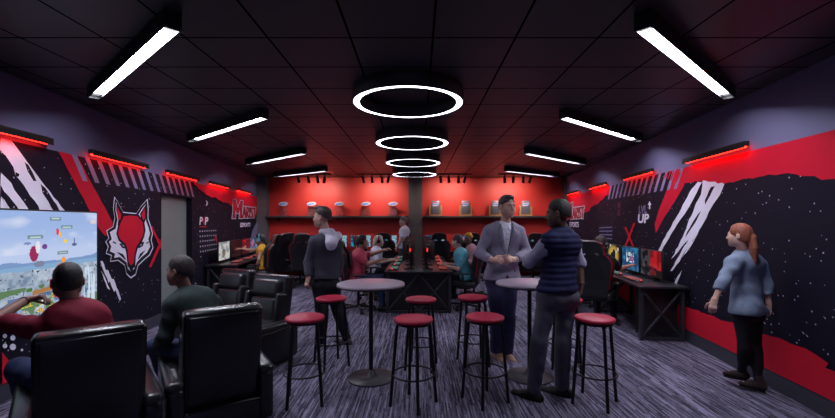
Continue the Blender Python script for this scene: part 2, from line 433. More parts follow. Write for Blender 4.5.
    if t:
        i = t.get('i', .008); P = torso_prims(J, i, s, w)
        for q in 'LR':
            e = t.get('sleeve'+q, t.get('sleeve', 1.95))
            if e: P += arm_prims(J, q, t.get('ia', i), s, e, w)
        P.append(cone(J['neck']-V((0, 0, .05)), J['neck']+(nb-J['neck']).normalized()*t.get('ch', .03), .064*s, .062*s, clip1=0., k=.015))
        fi_ = folds(.003, 40., 2.); zi = cfg['top'].get('hem', 0)+.04
        iso_object(t['name'], P, M[t['mat']], root, org, h=.012, k=.035, post=lambda D, X, Y, Z: np.maximum(fi_(D, X, Y, Z), zi-Z))
    t = cfg.get('legs')
    if t:
        i = t.get('i', .012); P = torso_prims(J, i*.7, s, w)[:3]
        for q in 'LR': P += leg_prims(J, q, i, s, w*t.get('w', 1.), clip=t.get('clip', .01))+([cone(J['K'+q], J['A'+q], .058*s+i, t['hemr']*s, clip1=.0, k=.02)] if t.get('hemr') else [])
        wz_ = J['pel'].z+.13*s; seated_ = J['KL'].z > J['pel'].z-.15; fo = folds(t.get('fold', .004), 40., 3.)
        upv = (J['neck']-J['pel']).normalized(); wp = J['pel']+upv*.12*s
        def post2(D, X, Y, Z):
            if seated_: return np.maximum(fo(D, X, Y, Z), Z-wz_)
            return np.maximum(fo(D, X, Y, Z), (X-wp.x)*upv.x+(Y-wp.y)*upv.y+(Z-wp.z)*upv.z)
        iso_object(t['name'], P, M[t['mat']], root, org, h=.013 if lo < .016 else .016, k=.035, post=post2)
    t = cfg.get('shoes')
    if t:
        for q in 'LR': shoe(t['name'], J, q, M[t['mat']], root, org, s*t.get('s', 1.), t.get('boot', False), M[t['sole']] if t.get('sole') else None, t.get('heel', False))
    t = cfg.get('hair')
    if t:
        ex = t['extra'](lambda x, y, z: Hc+(r*x+f*y+u*z)*hs, r, f, u) if t.get('extra') else ()
        P, po = hair_cap(Hc, r, f, u, hs, t.get('th', .012), t.get('zl', .0), t.get('sl', .7), ex)
        iso_object('hair', P+list(ex), M[cfg.get('hairm', 'hair_dark')], root, org, h=.007 if lo < .016 else .01, k=.01, post=po)
    if cfg.get('headset'):
        mb = MB(); n = 16
        pts = [Hc-org+(r*math.cos(a)*.094+u*(.035+math.sin(a)*.1)-f*.005)*hs for a in [PI*i/n for i in range(n+1)]]
        mb.tube([Hc-org+(r*.094-u*.0)*hs]+pts+[Hc-org+(-r*.094)*hs], .011, 8)
        for sg in (-1, 1):
            c = Hc-org+r*sg*.088*hs-u*.005; mb.cyl(c-r*.014, c+r*.016, .043, .038, 18)
        mb.build('headset', M[cfg['headset']], root)
    return root, org, Hc, (r, f, u)
# ---------------------------------------------------------------- palette
M = {}
def mk(n, *a, **k): M[n] = mat(n, *a, **k)
mk('wallpaint', (.165, .15, .27), .7, noise_amt=.04, nscale=2, bump=.05, bscale=90)
mk('greypaint', (.13, .125, .13), .6, noise_amt=.05, bump=.04)
mk('doorgrey', (.23, .26, .25), .5, noise_amt=.04, nscale=3)
mk('redpaint', (.60, .036, .028), .5, noise_amt=.05, nscale=1.5, bump=.04, bscale=80)
mk('baseboard', (.045, .045, .065), .45, noise_amt=.06)
mk('mural_red', (.60, .012, .035), .6, spec=.15, noise_amt=.05, nscale=3)
mk('mural_white', (.86, .82, .95), .6, spec=.2, noise_amt=.05, nscale=5)
mk('mural_grey', (.26, .22, .38), .6, spec=.15, noise_amt=.08, nscale=6)
mk('mural_dim', (.12, .012, .03), .5, noise_amt=.1)
mk('mural_dark', (.010, .008, .018), .6, spec=.15, noise_amt=.1)
mk('fixture', (.006, .006, .007), .5, noise_amt=.2)
mk('framegrey', (.028, .028, .038), .4, noise_amt=.1)
mk('blackmetal', (.010, .010, .012), .38, metal=.3, noise_amt=.2)
mk('steel', (.30, .30, .33), .3, metal=.9, noise_amt=.1)
mk('rubber', (.012, .012, .012), .7, noise_amt=.2)
mk('leather', (.010, .010, .013), .26, spec=.6, noise_amt=.2, bump=.12, bscale=110)
mk('leather_pad', (.018, .018, .022), .30, spec=.6, noise_amt=.2, bump=.15, bscale=90)
mk('seatred', (.42, .018, .055), .42, spec=.3, noise_amt=.08, nscale=20, bump=.03)
mk('tabletop', (.36, .29, .37), .33, noise_amt=.05, nscale=30)
mk('tablebase', (.035, .03, .04), .45, noise_amt=.15)
mk('desktop', (.022, .022, .028), .3, noise_amt=.2, nscale=20)
mk('chairblack', (.012, .012, .015), .42, noise_amt=.2, bump=.08)
mk('chairred', (.42, .012, .02), .45, noise_amt=.1)
mk('plastic', (.014, .014, .016), .4, noise_amt=.2)
mk('shelfgrey', (.035, .035, .04), .5, noise_amt=.1)
mk('wood', (.40, .24, .11), .5, noise_amt=.25, nscale=14)
mk('plaque', (.16, .17, .22), .35, metal=.4, noise_amt=.1)
mk('acrylic', (.9, .8, .8), .05, trans=.95)
mk('capwhite', (.55, .58, .68), .4, noise_amt=.05)
mk('capblue', (.03, .22, .75), .4, noise_amt=.05)
mk('capred', (.65, .04, .04), .4, noise_amt=.05)
mk('lamp', (.8, .8, .8), .5, noise_amt=.01, emit=(.84, .86, 1.0), estr=78.)
mk('lampend', (.8, .8, .8), .5, noise_amt=.01, emit=(.93, .95, 1.0), estr=.45)
mk('ringlamp', (.8, .8, .8), .5, noise_amt=.01, emit=(.86, .87, 1.0), estr=7.)
mk('ledred', (.4, .02, .01), .5, noise_amt=.01, emit=(1.0, .012, .006), estr=22.)
mk('ledtip', (.4, .02, .01), .5, noise_amt=.01, emit=(1.0, .02, .02), estr=5.)
mk('keyglow', (.1, .1, .1), .5, noise_amt=.01, emit=(.9, .10, .06), estr=.2)
mk('keyglow_teal', (.1, .1, .1), .5, noise_amt=.01, emit=(.10, .6, .5), estr=.12)
mk('lens', (.1, .1, .1), .3, noise_amt=.01, emit=(1., .75, .55), estr=3.)
M['screen'] = screen_mat()
# cloth and skin
for n, c, r in (('skin_fair', (.62, .36, .29), .5), ('skin_tan', (.42, .21, .15), .5), ('skin_brown', (.22, .105, .075), .5), ('skin_dark', (.12, .060, .045), .5)):
    mk(n, c, r, noise_amt=.07, nscale=14, bump=.03)
for n, c in (('hair_dark', (.018, .013, .014)), ('hair_black', (.008, .007, .008)), ('hair_brown', (.06, .042, .045)), ('hair_auburn', (.27, .075, .042)), ('hair_blond', (.55, .45, .42)), ('hair_grey', (.18, .16, .18))):
    mk(n, c, .55, noise_amt=.35, nscale=60, bump=.5, bscale=140)
for n, c in (('cloth_maroon', (.20, .014, .035)), ('cloth_rose', (.50, .07, .12)), ('cloth_green', (.030, .048, .048)), ('cloth_charcoal', (.050, .048, .072)), ('cloth_hood', (.72, .68, .82)),
             ('cloth_blazer', (.27, .25, .345)), ('cloth_lapel', (.22, .205, .285)), ('cloth_shirt', (.78, .78, .95)), ('cloth_navy', (.045, .045, .11)), ('cloth_vest', (.011, .014, .058)), ('cloth_greyshirt', (.36, .35, .48)),
             ('cloth_slate', (.085, .085, .11)), ('cloth_denim', (.022, .035, .095)), ('cloth_bluegrey', (.21, .255, .36)), ('cloth_black', (.013, .013, .018)), ('cloth_white', (.80, .76, .92)),
             ('cloth_teal', (.11, .36, .45)), ('cloth_yellow', (.55, .28, .03)), ('cloth_pink', (.45, .22, .26)), ('shoe_black', (.012, .011, .012)), ('shoe_tan', (.34, .20, .15)), ('shoe_grey', (.06, .06, .075)), ('boot_taupe', (.045, .03, .03))):
    mk(n, c, .75 if 'shoe' not in n else .45, noise_amt=.12, nscale=30, bump=.25, bscale=160, spec=.2)
mk('lightsole', (.35, .28, .2), .6, noise_amt=.1)
mk('eyewhite', (.6, .58, .58), .2, noise_amt=.01); mk('iris', (.03, .02, .015), .2, noise_amt=.1)
def nodes(m): return m.node_tree, m.node_tree.nodes['Principled BSDF']
# speckled black wall graphic
m = bpy.data.materials.new('mural_black'); m.use_nodes = True; nt, b = nodes(m); M['mural_black'] = m
tc = nt.nodes.new('ShaderNodeTexCoord'); vo = nt.nodes.new('ShaderNodeTexVoronoi'); vo.inputs['Scale'].default_value = 19
mp0 = nt.nodes.new('ShaderNodeMapping'); mp0.inputs['Scale'].default_value = (0, 1, 1); nt.links.new(tc.outputs['Object'], mp0.inputs[0]); nt.links.new(mp0.outputs[0], vo.inputs['Vector'])
sep = nt.nodes.new('ShaderNodeSeparateColor'); nt.links.new(vo.outputs['Color'], sep.inputs[0])
pw = nt.nodes.new('ShaderNodeMath'); pw.operation = 'POWER'; nt.links.new(sep.outputs[0], pw.inputs[0]); pw.inputs[1].default_value = 3.2
mu = nt.nodes.new('ShaderNodeMath'); mu.operation = 'MULTIPLY'; nt.links.new(pw.outputs[0], mu.inputs[0]); mu.inputs[1].default_value = .15
lt = nt.nodes.new('ShaderNodeMath'); lt.operation = 'LESS_THAN'; nt.links.new(vo.outputs['Distance'], lt.inputs[0]); nt.links.new(mu.outputs[0], lt.inputs[1])
mx = nt.nodes.new('ShaderNodeMix'); mx.data_type = 'RGBA'; mx.inputs[6].default_value = (.010, .009, .020, 1); mx.inputs[7].default_value = (.55, .52, .68, 1)
nt.links.new(lt.outputs[0], mx.inputs[0]); nt.links.new(mx.outputs[2], b.inputs['Base Color']); b.inputs['Roughness'].default_value = .6; b.inputs['Specular IOR Level'].default_value = .15
# ceiling tiles: grid of dark grooves
m = bpy.data.materials.new('ceiling_tile'); m.use_nodes = True; nt, b = nodes(m); M['ceiling'] = m
tc = nt.nodes.new('ShaderNodeTexCoord'); sp = nt.nodes.new('ShaderNodeSeparateXYZ'); nt.links.new(tc.outputs['Object'], sp.inputs[0])
def groove(out, off, per):
    a = nt.nodes.new('ShaderNodeMath'); a.operation = 'ADD'; a.inputs[1].default_value = off+per*50; nt.links.new(out, a.inputs[0])
    d = nt.nodes.new('ShaderNodeMath'); d.operation = 'MODULO'; d.inputs[1].default_value = per; nt.links.new(a.outputs[0], d.inputs[0])
    l = nt.nodes.new('ShaderNodeMath'); l.operation = 'LESS_THAN'; l.inputs[1].default_value = .017; nt.links.new(d.outputs[0], l.inputs[0]); return l
gx = groove(sp.outputs[0], -.1, .6); gy = groove(sp.outputs[1], -2.9, .55)
mxx = nt.nodes.new('ShaderNodeMath'); mxx.operation = 'MAXIMUM'; nt.links.new(gx.outputs[0], mxx.inputs[0]); nt.links.new(gy.outputs[0], mxx.inputs[1])
mx = nt.nodes.new('ShaderNodeMix'); mx.data_type = 'RGBA'; mx.inputs[6].default_value = (.034, .030, .042, 1); mx.inputs[7].default_value = (.001, .001, .001, 1)
nt.links.new(mxx.outputs[0], mx.inputs[0]); nt.links.new(mx.outputs[2], b.inputs['Base Color']); b.inputs['Roughness'].default_value = .42
sg_ = nt.nodes.new('ShaderNodeMath'); sg_.operation = 'MULTIPLY_ADD'; nt.links.new(mxx.outputs[0], sg_.inputs[0]); sg_.inputs[1].default_value = -.5; sg_.inputs[2].default_value = .5; nt.links.new(sg_.outputs[0], b.inputs['Specular IOR Level'])
bp = nt.nodes.new('ShaderNodeBump'); bp.invert = True; bp.inputs['Distance'].default_value = .01; nt.links.new(mxx.outputs[0], bp.inputs['Height']); nt.links.new(bp.outputs['Normal'], b.inputs['Normal'])
# carpet planks with long broken streaks
m = bpy.data.materials.new('carpet'); m.use_nodes = True; nt, b = nodes(m); M['carpet'] = m
tc = nt.nodes.new('ShaderNodeTexCoord')
def cn(sc, det, seed):
    mp = nt.nodes.new('ShaderNodeMapping'); mp.inputs['Scale'].default_value = sc; mp.inputs['Location'].default_value = (seed, seed, 0); nt.links.new(tc.outputs['Object'], mp.inputs[0])
    n = nt.nodes.new('ShaderNodeTexNoise'); n.inputs['Scale'].default_value = 1; n.inputs['Detail'].default_value = det; nt.links.new(mp.outputs[0], n.inputs['Vector']); return n
n2 = cn((2.2, 1.1, 1), 2, 9.); n3 = cn((110, 60, 1), 1, 1.)
spx = nt.nodes.new('ShaderNodeSeparateXYZ'); nt.links.new(tc.outputs['Object'], spx.inputs[0])
def mth(op, a, b_=None, c_=None):
    q = nt.nodes.new('ShaderNodeMath'); q.operation = op
    for i, x in enumerate((a, b_, c_)):
        if x is None: continue
        if isinstance(x, (int, float)): q.inputs[i].default_value = x
        else: nt.links.new(x, q.inputs[i])
    return q.outputs[0]
def streaks(sx, sy):
    col_ = mth('FLOOR', mth('MULTIPLY', spx.outputs[0], sx)); w1 = nt.nodes.new('ShaderNodeTexWhiteNoise'); w1.noise_dimensions = '1D'; nt.links.new(col_, w1.inputs['W'])
    row = mth('FLOOR', mth('MULTIPLY_ADD', spx.outputs[1], sy, mth('MULTIPLY', w1.outputs['Value'], 7.)))
    cb = nt.nodes.new('ShaderNodeCombineXYZ'); nt.links.new(col_, cb.inputs[0]); nt.links.new(row, cb.inputs[1])
    w2 = nt.nodes.new('ShaderNodeTexWhiteNoise'); w2.noise_dimensions = '2D'; nt.links.new(cb.outputs[0], w2.inputs['Vector']); return w2.outputs['Value']
sv = mth('POWER', mth('ADD', mth('MULTIPLY', streaks(72., 2.6), .6), mth('MULTIPLY', streaks(150., 9.), .4)), 1.6)
r1 = nt.nodes.new('ShaderNodeValToRGB'); r1.color_ramp.elements[0].position = .05; r1.color_ramp.elements[1].position = .85
r1.color_ramp.elements[0].color = (.030, .026, .046, 1); r1.color_ramp.elements[1].color = (.27, .25, .36, 1)
nt.links.new(sv, r1.inputs[0])
r2 = nt.nodes.new('ShaderNodeValToRGB'); r2.color_ramp.elements[0].position = .35; r2.color_ramp.elements[1].position = .65
r2.color_ramp.elements[0].color = (.75, .75, .75, 1); r2.color_ramp.elements[1].color = (1.15, 1.15, 1.15, 1); nt.links.new(n2.outputs['Fac'], r2.inputs[0])
mx = nt.nodes.new('ShaderNodeMix'); mx.data_type = 'RGBA'; mx.blend_type = 'MULTIPLY'; mx.inputs[0].default_value = 1
nt.links.new(r1.outputs[0], mx.inputs[6]); nt.links.new(r2.outputs[0], mx.inputs[7]); nt.links.new(mx.outputs[2], b.inputs['Base Color']); b.inputs['Roughness'].default_value = .95
b.inputs['Specular IOR Level'].default_value = .1
bp = nt.nodes.new('ShaderNodeBump'); bp.inputs['Strength'].default_value = .5; bp.inputs['Distance'].default_value = .006; nt.links.new(n3.outputs['Fac'], bp.inputs['Height']); nt.links.new(bp.outputs['Normal'], b.inputs['Normal'])

# ---------------------------------------------------------------- shell
Y0 = -2.5
def WN(side):
    d = V((LB if side == 'L' else RB, 1, 0)).normalized(); n = V((1, -LB, 0)).normalized() if side == 'L' else V((-1, RB, 0)).normalized(); return d, n
def WP(side, Y, z, off=0.):
    return V((wx(side, Y), Y, z))+WN(side)[1]*off
def slab(name, pts, h0, h1, m):
    mb = MB(); A = [V((x, y, h0)) for x, y in pts]; B = [V((x, y, h1)) for x, y in pts]; N = len(pts)
    mb.add(A+B, [tuple(range(N))[::-1], tuple(range(N, 2*N))]+[(i, (i+1) % N, N+(i+1) % N, N+i) for i in range(N)])
    return struct(mb.build(name, m))
out = .25
poly = [(wx('L', Y0)-out, Y0), (wx('R', Y0)+out, Y0), (wx('R', YB+.3)+out, YB+.3), (wx('L', YB+.3)-out, YB+.3)]
slab('floor', poly, -.1, 0, M['carpet']); slab('ceiling', poly, HC, HC+.1, M['ceiling'])
DY0, DY1, DZ = wy('L', 160.2), wy('L', 192.3), 2.07
def wallseg(side, a, b, z0, z1, name, m, th=.15, parent=None):
    d, n = WN(side); A = WP(side, a, 0); B = WP(side, b, 0); mb = MB()
    vs = [A, B, B-n*th, A-n*th]; vs = [V((v.x, v.y, z0)) for v in vs]+[V((v.x, v.y, z1)) for v in vs]
    mb.add(vs, [(0, 3, 2, 1), (4, 5, 6, 7), (0, 1, 5, 4), (1, 2, 6, 5), (2, 3, 7, 6), (3, 0, 4, 7)])
    return mb
mb = MB()
for a, b_, z0, z1 in ((Y0, DY0, 0, HC), (DY0, DY1, DZ, HC), (DY1, YB+.2, 0, HC)):
    q = wallseg('L', a, b_, z0, z1, '', None); mb.add(q.v, q.f)
wall_left = struct(mb.build('wall_left', M['wallpaint']))
wall_right = struct(wallseg('R', Y0, YB+.2, 0, HC, '', None).build('wall_right', M['wallpaint']))
mb = MB(); mb.box(((wx('L', YB)+wx('R', YB))/2, YB+.075, HC/2), (wx('R', YB)-wx('L', YB)+.5, .15, HC)); struct(mb.build('wall_back', M['redpaint']))
# door leaf set back in its opening
d, n = WN('L'); q = wallseg('L', DY0, DY1, 0, DZ, '', None, .04)
mb = MB(); mb.add([v-n*.09 for v in map(V, q.v)], q.f); door = struct(mb.build('door_1', M['doorgrey']))
mb = MB()
for a, b_, z0, z1 in ((DY0, DY0+.03, 0, DZ), (DY1-.03, DY1, 0, DZ), (DY0, DY1, DZ-.03, DZ)):
    q = wallseg('L', a, b_, z0, z1, '', None, .12); mb.add([V(v)+n*.004 for v in q.v], q.f)
struct(mb.build('trim_1', M['mural_dark']))
for k, (x0, x1, dp, nm) in enumerate(((258.2, 266.5, .22, 'L'), (408.3, 422.3, .16, 'C'), (565, 571, .22, 'R'))):
    Yp = YB-dp; X0 = (x0-CX)*Yp/F; X1 = (x1-CX)*Yp/F
    if nm == 'L': X0 = wx('L', YB)-.02
    if nm == 'R': X1 = wx('R', YB)+.02
    mb = MB(); mb.box(((X0+X1)/2, YB-dp/2, HC/2), (X1-X0, dp, HC)); struct(mb.build('trim_%d' % (k+2), M['greypaint']))
for side, segs in (('L', ((Y0, DY0), (DY1, YB-.22))), ('R', ((Y0, YB-.22),))):
    mb = MB(); dd, nn = WN(side)
    for a, b_ in segs:
        A, B = WP(side, a, 0), WP(side, b_, 0)
        for z0, z1, t in ((0, .15, .016), (.15, .165, .010)):
            vs = [V((p.x, p.y, z)) for z in (z0, z1) for p in (A, B, B+nn*t, A+nn*t)]
            mb.add(vs, [(0, 3, 2, 1), (4, 5, 6, 7), (0, 1, 5, 4), (1, 2, 6, 5), (2, 3, 7, 6), (3, 0, 4, 7)])
    struct(mb.build('baseboard_left' if side == 'L' else 'baseboard_right', M['baseboard']))

# ---------------------------------------------------------------- wall graphics (paint on the wall, in wall coordinates Y,z)
MZ, MB0 = 2.34, .165
MM = ['mural_black', 'mural_red', 'mural_white', 'mural_grey', 'mural_dim', 'mural_dark']
MI = {n: i for i, n in enumerate(MM)}
class Mural:
    def __init__(s, side): s.side = side; s.mb = MB(); s.k = 0
    def poly(s, pts, m, px=True, clip=True, rag=0.):
        P = [(wy(s.side, a), wz(s.side, a, b)) if px else (a, b) for a, b in pts]
        if rag:
            Q = []
            for i, p in enumerate(P):
                q = P[(i+1) % len(P)]; L = math.hypot(q[0]-p[0], q[1]-p[1]); N = max(1, int(L/.06))
                for j in range(N):
                    t = j/N; Q.append((p[0]+(q[0]-p[0])*t+(random.uniform(-rag, rag) if j else 0), p[1]+(q[1]-p[1])*t+(random.uniform(-rag, rag) if j else 0)))
            P = Q
        if clip: P = [(a, min(MZ, max(MB0, b))) for a, b in P]
        s.k += 1
        vs = [WP(s.side, a, b, .0012+.0004*s.k) for a, b in P]
        s.mb.add(vs, [tuple(range(len(vs)))], MI[m])
    def build(s, name, parent):
        return struct(s.mb.build(name, [M[x] for x in MM], parent))
def text_mesh(txt, extrude=0., shear=0., offset=0.):
    cu = bpy.data.curves.new('lettering', 'FONT'); cu.body = txt; cu.shear = shear; cu.offset = offset; cu.size = 1.0; cu.extrude = extrude; cu.resolution_u = 3
    ob = bpy.data.objects.new('lettering', cu); COL.objects.link(ob)
    dg = bpy.context.evaluated_depsgraph_get(); dg.update(); me = ob.evaluated_get(dg).to_mesh()
    vs = [v.co.copy() for v in me.vertices]; fs = [tuple(p.vertices) for p in me.polygons]
    ob.evaluated_get(dg).to_mesh_clear(); bpy.data.objects.remove(ob); bpy.data.curves.remove(cu)
    x0 = min(v.x for v in vs); x1 = max(v.x for v in vs); y0 = min(v.y for v in vs); y1 = max(v.y for v in vs)
    return [((v.x-x0)/(x1-x0), (v.y-y0)/(y1-y0), v.z) for v in vs], fs
def wall_text(mu, txt, Ya, Yb, z0, z1, m, shear=0., offset=0., rise=0.):
    """letters between wall positions Ya (text start) and Yb (text end)"""
    vs, fs = text_mesh(txt, 0, shear, offset); mu.k += 1
    P = [WP(mu.side, Ya+(Yb-Ya)*x, z0+(z1-z0)*y+rise*x, .0012+.0004*mu.k) for x, y, z in vs]
    mu.mb.add(P, fs, MI[m])
# --- left wall
L = Mural('L')
for a, b_, z0 in ((Y0, DY0, MB0), (DY0, DY1, DZ), (DY1, YB-.22, MB0)):
    L.poly([(a, z0), (b_, z0), (b_, MZ), (a, MZ)], 'mural_black', px=False)
W = 'mural_white'; K = 'mural_black'
L.poly([(0, 131), (11, 139), (22, 155), (36, 174), (50, 192), (64.5, 210.5), (60, 212), (56, 204), (50, 197), (58, 212), (0, 212)], W, rag=.006)
L.poly([(0, 150), (7, 158), (13, 167), (15, 175), (24, 186), (30, 196), (38, 206), (40, 212), (30, 212), (24, 203), (14, 190), (6, 178), (0, 172)], K, rag=.012)
L.poly([(2, 153), (6, 156), (4, 160), (0, 160)], K, rag=.005); L.poly([(15, 172), (19, 174), (18, 177), (15, 176)], K)
L.poly([(24, 162), (28, 165), (36, 181), (33, 181), (27, 171)], K, rag=.006); L.poly([(28, 160), (31, 164), (34, 171), (31, 168)], K)
L.poly([(40, 184), (45, 188), (52, 199), (60, 212), (54, 212), (48, 202), (42, 193)], K, rag=.008)
L.poly([(0, 185), (8, 196), (16, 206), (20, 212), (12, 212), (4, 200), (0, 196)], K, rag=.01)
L.poly([(51.7, 140), (71, 146), (112, 222), (112, 232), (105, 236), (99, 229)], 'mural_red', rag=.004)
L.poly([(69, 146), (72, 146), (80, 163), (77, 163)], 'mural_red')
for i in range(15):
    yb = 4.55+.205*i
    if yb-.17 > 4.35: L.poly([(yb-.17, MZ), (yb-.09, MZ), (yb+.085, MZ-.27), (yb+.005, MZ-.27)], 'mural_grey', px=False)
for i in range(3): L.poly([(99+i*5.5, 261+i*9), (101.5+i*5.5, 261+i*9), (109+i*5.5, 281+i*9), (107.5+i*5.5, 283+i*9)], W, rag=.006)
L.poly([(99.5, 270), (103, 276), (109, 290), (106, 288)], W, rag=.005)
for (a, b_, r_) in ((3, 336, 2.2), (11, 338, 2.6), (11, 347, 3.2), (3, 346, 2.4), (14, 332, 1.6), (22, 337, 1.2), (8, 328, 1.4), (20, 350, 1.3)):
    L.poly([(a+r_*math.cos(t*PI/6), b_+r_*math.sin(t*PI/6)) for t in range(12)], W)
L.poly([(0, 352), (8, 362), (16, 368), (30, 372), (30, 395), (0, 400)], 'mural_red', rag=.01)
L.poly([(160.3, 371), (150, 352), (150, 349), (160.3, 345)], 'mural_black')
# red X by the door
L.poly([(148.3, 225.5), (151, 226), (160.2, 245), (160.2, 250)], 'mural_red', rag=.005)
L.poly([(160.2, 238), (160.2, 245), (150, 267), (147.3, 267)], 'mural_red', rag=.005)
# fox head emblem
def fx(pts): return [(100+a/4.18, 190+b_/4.18) for a, b_ in pts]
outl = [(55, 33), (68, 52), (90, 95), (118, 98), (145, 100), (165, 70), (190, 42), (194, 80), (193, 120), (203, 150), (212, 182), (206, 208), (214, 240), (200, 270), (176, 290), (152, 313), (142, 350), (122, 364), (104, 347), (97, 312), (70, 292), (38, 297), (42, 272), (20, 264), (29, 236), (18, 215), (31, 203), (23, 170), (48, 155), (56, 120), (50, 80)]
cx_ = sum(p[0] for p in outl)/len(outl); cy_ = sum(p[1] for p in outl)/len(outl)
def shrink(k, pts=outl): return [(cx_+(a-cx_)*k, cy_+(b_-cy_)*k) for a, b_ in pts]
L.poly(fx(shrink(1.035)), W); L.poly(fx(shrink(1.0)), 'mural_dark')
face = [(60, 50), (66, 62), (86, 108), (118, 112), (150, 110), (168, 80), (184, 60), (186, 118), (186, 128), (196, 155), (203, 182), (196, 206), (204, 236), (190, 262), (168, 280), (148, 302), (136, 330), (122, 340), (110, 330), (104, 303), (76, 280), (52, 284), (56, 266), (34, 256), (40, 236), (30, 217), (42, 206), (34, 176), (58, 162), (66, 124), (58, 84)]
L.poly(fx(face), W)
L.poly(fx([(62, 55), (88, 104), (80, 135), (66, 150), (70, 118), (60, 85)]), 'mural_dark'); L.poly(fx([(184, 62), (186, 120), (178, 140), (166, 118), (160, 100)]), 'mural_dark')
L.poly(fx([(65, 70), (82, 104), (76, 128), (68, 120), (62, 92)]), 'mural_red'); L.poly(fx([(180, 74), (182, 116), (174, 126), (166, 104)]), 'mural_red')
L.poly(fx([(84, 104), (118, 100), (156, 104), (178, 130), (184, 168), (178, 196), (166, 222), (150, 246), (143, 275), (140, 322), (122, 334), (108, 318), (102, 262), (94, 232), (70, 212), (60, 182), (70, 140)]), 'mural_dark')
L.poly(fx([(92, 110), (118, 107), (150, 110), (170, 134), (176, 168), (171, 192), (158, 216), (143, 240), (137, 270), (133, 306), (121, 316), (112, 300), (109, 255), (101, 226), (76, 205), (67, 180), (77, 142)]), 'mural_red')
for q in (((72, 224), (92, 222), (104, 236), (100, 246), (84, 242)), ((148, 236), (160, 218), (178, 216), (172, 234), (156, 244)), ((114, 322), (132, 322), (128, 338), (118, 338)),
          ((60, 258), (88, 268), (100, 290), (96, 292), (80, 276)), ((184, 250), (160, 266), (150, 290), (154, 288), (168, 272)), ((46, 214), (60, 222), (58, 226), (44, 220)), ((196, 214), (184, 222), (186, 226), (196, 220))):
    L.poly(fx(q), 'mural_dark')
for q in (((80, 229), (90, 228), (95, 236), (88, 238)), ((158, 228), (168, 224), (166, 232), (160, 235))): L.poly(fx(q), 'mural_grey')
# right part: red brush band, lettering, dots
L.poly([(192.5, 175), (258.2, 190), (258.2, 217), (254, 214), (250, 212.5), (243, 210.5), (238, 207), (232, 207.5), (227, 203), (220, 201.5), (216, 198.5), (208, 196.5), (204, 193), (198, 190), (195, 186), (192.5, 184)], 'mural_red', rag=.02)
def wr(side, px): return wy(side, px)
def sign(mu, pa, pb, pbig):
    """block letter word, taller first letter, grey outline, red fill"""
    A, B, G = wr(mu.side, pa), wr(mu.side, pb), wr(mu.side, pbig)
    return A, B, G
A_, B_, G_ = wr('L', 231.5), wr('L', 254.5), wr('L', 241.3)
GLYPH = {'M': [(.12, 0, .12, 1), (.88, 0, .88, 1), (.12, 1, .5, .30), (.88, 1, .5, .30), (0, .04, .26, .04), (.74, .04, 1, .04), (0, .96, .16, .96), (.84, .96, 1, .96)],
         'A': [(.12, 0, .42, 1), (.88, 0, .58, 1), (.28, .36, .72, .36), (.30, .95, .66, .95)],
         'R': [(.18, 0, .18, 1), (.18, .93, .72, .93), (.80, .90, .80, .58), (.18, .50, .74, .50), (.50, .50, .88, 0)],
         'I': [(.5, 0, .5, 1), (.15, .05, .85, .05), (.15, .95, .85, .95)],
         'S': [(.85, .93, .22, .93), (.18, .90, .18, .58), (.20, .50, .80, .50), (.84, .44, .84, .10), (.15, .07, .80, .07)],
         'T': [(.5, 0, .5, 1), (.05, .93, .95, .93)]}
def logo(mu, Ya, Yg, Yb, zb, zt, rise):
    """slab letters painted as a pale outline, a dark outline and a red fill, first letter taller"""
    H = zt-zb; cells = [('M', 0., .36, 1.)]; x = .385
    for c, w_ in (('A', .15), ('R', .14), ('I', .075), ('S', .125), ('T', .125)): cells.append((c, x, x+w_-.012, .68)); x += w_
    for m_, e_ in (('mural_white', .062), ('mural_dark', .034), ('mural_red', 0.)):
        mu.k += 1
        for c, a0, a1, hh in cells:
            for (x0, y0, x1, y1) in GLYPH[c]:
                p = V((a0+(a1-a0)*x0, y0*hh*.5, 0)); q = V((a0+(a1-a0)*x1, y1*hh*.5, 0)); d = (q-p).normalized(); n_ = V((-d.y, d.x, 0))
                t = (.034 if c == 'M' else .016)+e_*.5; p = p-d*e_*.5; q = q+d*e_*.5
                P = []
                for v in (p-n_*t, q-n_*t, q+n_*t, p+n_*t):
                    u_ = v.x+.10*(v.y*2)*.3; P.append(WP(mu.side, Ya+(Yb-Ya)*u_, zb+v.y*2*H+rise*v.x, .0012+.0004*mu.k))
                mu.mb.add(P, [(0, 1, 2, 3)], MI[m_])
logo(L, A_, G_, B_, 1.71, 2.12, .02)
wall_text(L, 'ESPORTS', wr('L', 239.3), wr('L', 249.3), 1.47, 1.58, 'mural_white', .1, .02)
# soft grey brush under the logo
L.poly([(250, 236), (252, 229), (255, 223), (258.2, 219), (258.2, 228), (255, 235), (251, 243)], 'mural_grey', rag=.03)
wall_text(L, 'P', wr('L', 197.8), wr('L', 201.2), 1.545, 1.70, W, .15, .03); wall_text(L, 'P', wr('L', 203.2), wr('L', 206.8), 1.545, 1.70, W, .15, .03)
wall_text(L, 'v', wr('L', 200.9), wr('L', 203.5), 1.545, 1.68, 'mural_red', .15, .03)
L.poly([(wr('L', 197.8), 1.50), (wr('L', 205.2), 1.50), (wr('L', 205.2), 1.52), (wr('L', 197.8), 1.52)], 'mural_red', px=False)
for j in range(6):
    for i in range(8 if j < 5 else 1):
        y = 7.72+i*.115; z = 1.42-j*.098
        L.poly([(y+.017*math.cos(t*PI/4), z+.017*math.sin(t*PI/4)) for t in range(8)], W, px=False)
L.poly([(203.3, 200.3), (204.6, 201), (205.6, 203), (204.6, 205.6), (203.3, 205.8), (204.2, 203)], 'mural_white', rag=.004)
L.poly([(212, 236), (213.5, 236), (216.5, 245), (215.5, 245)], 'mural_red')
L.build('wall_graphic', wall_left)
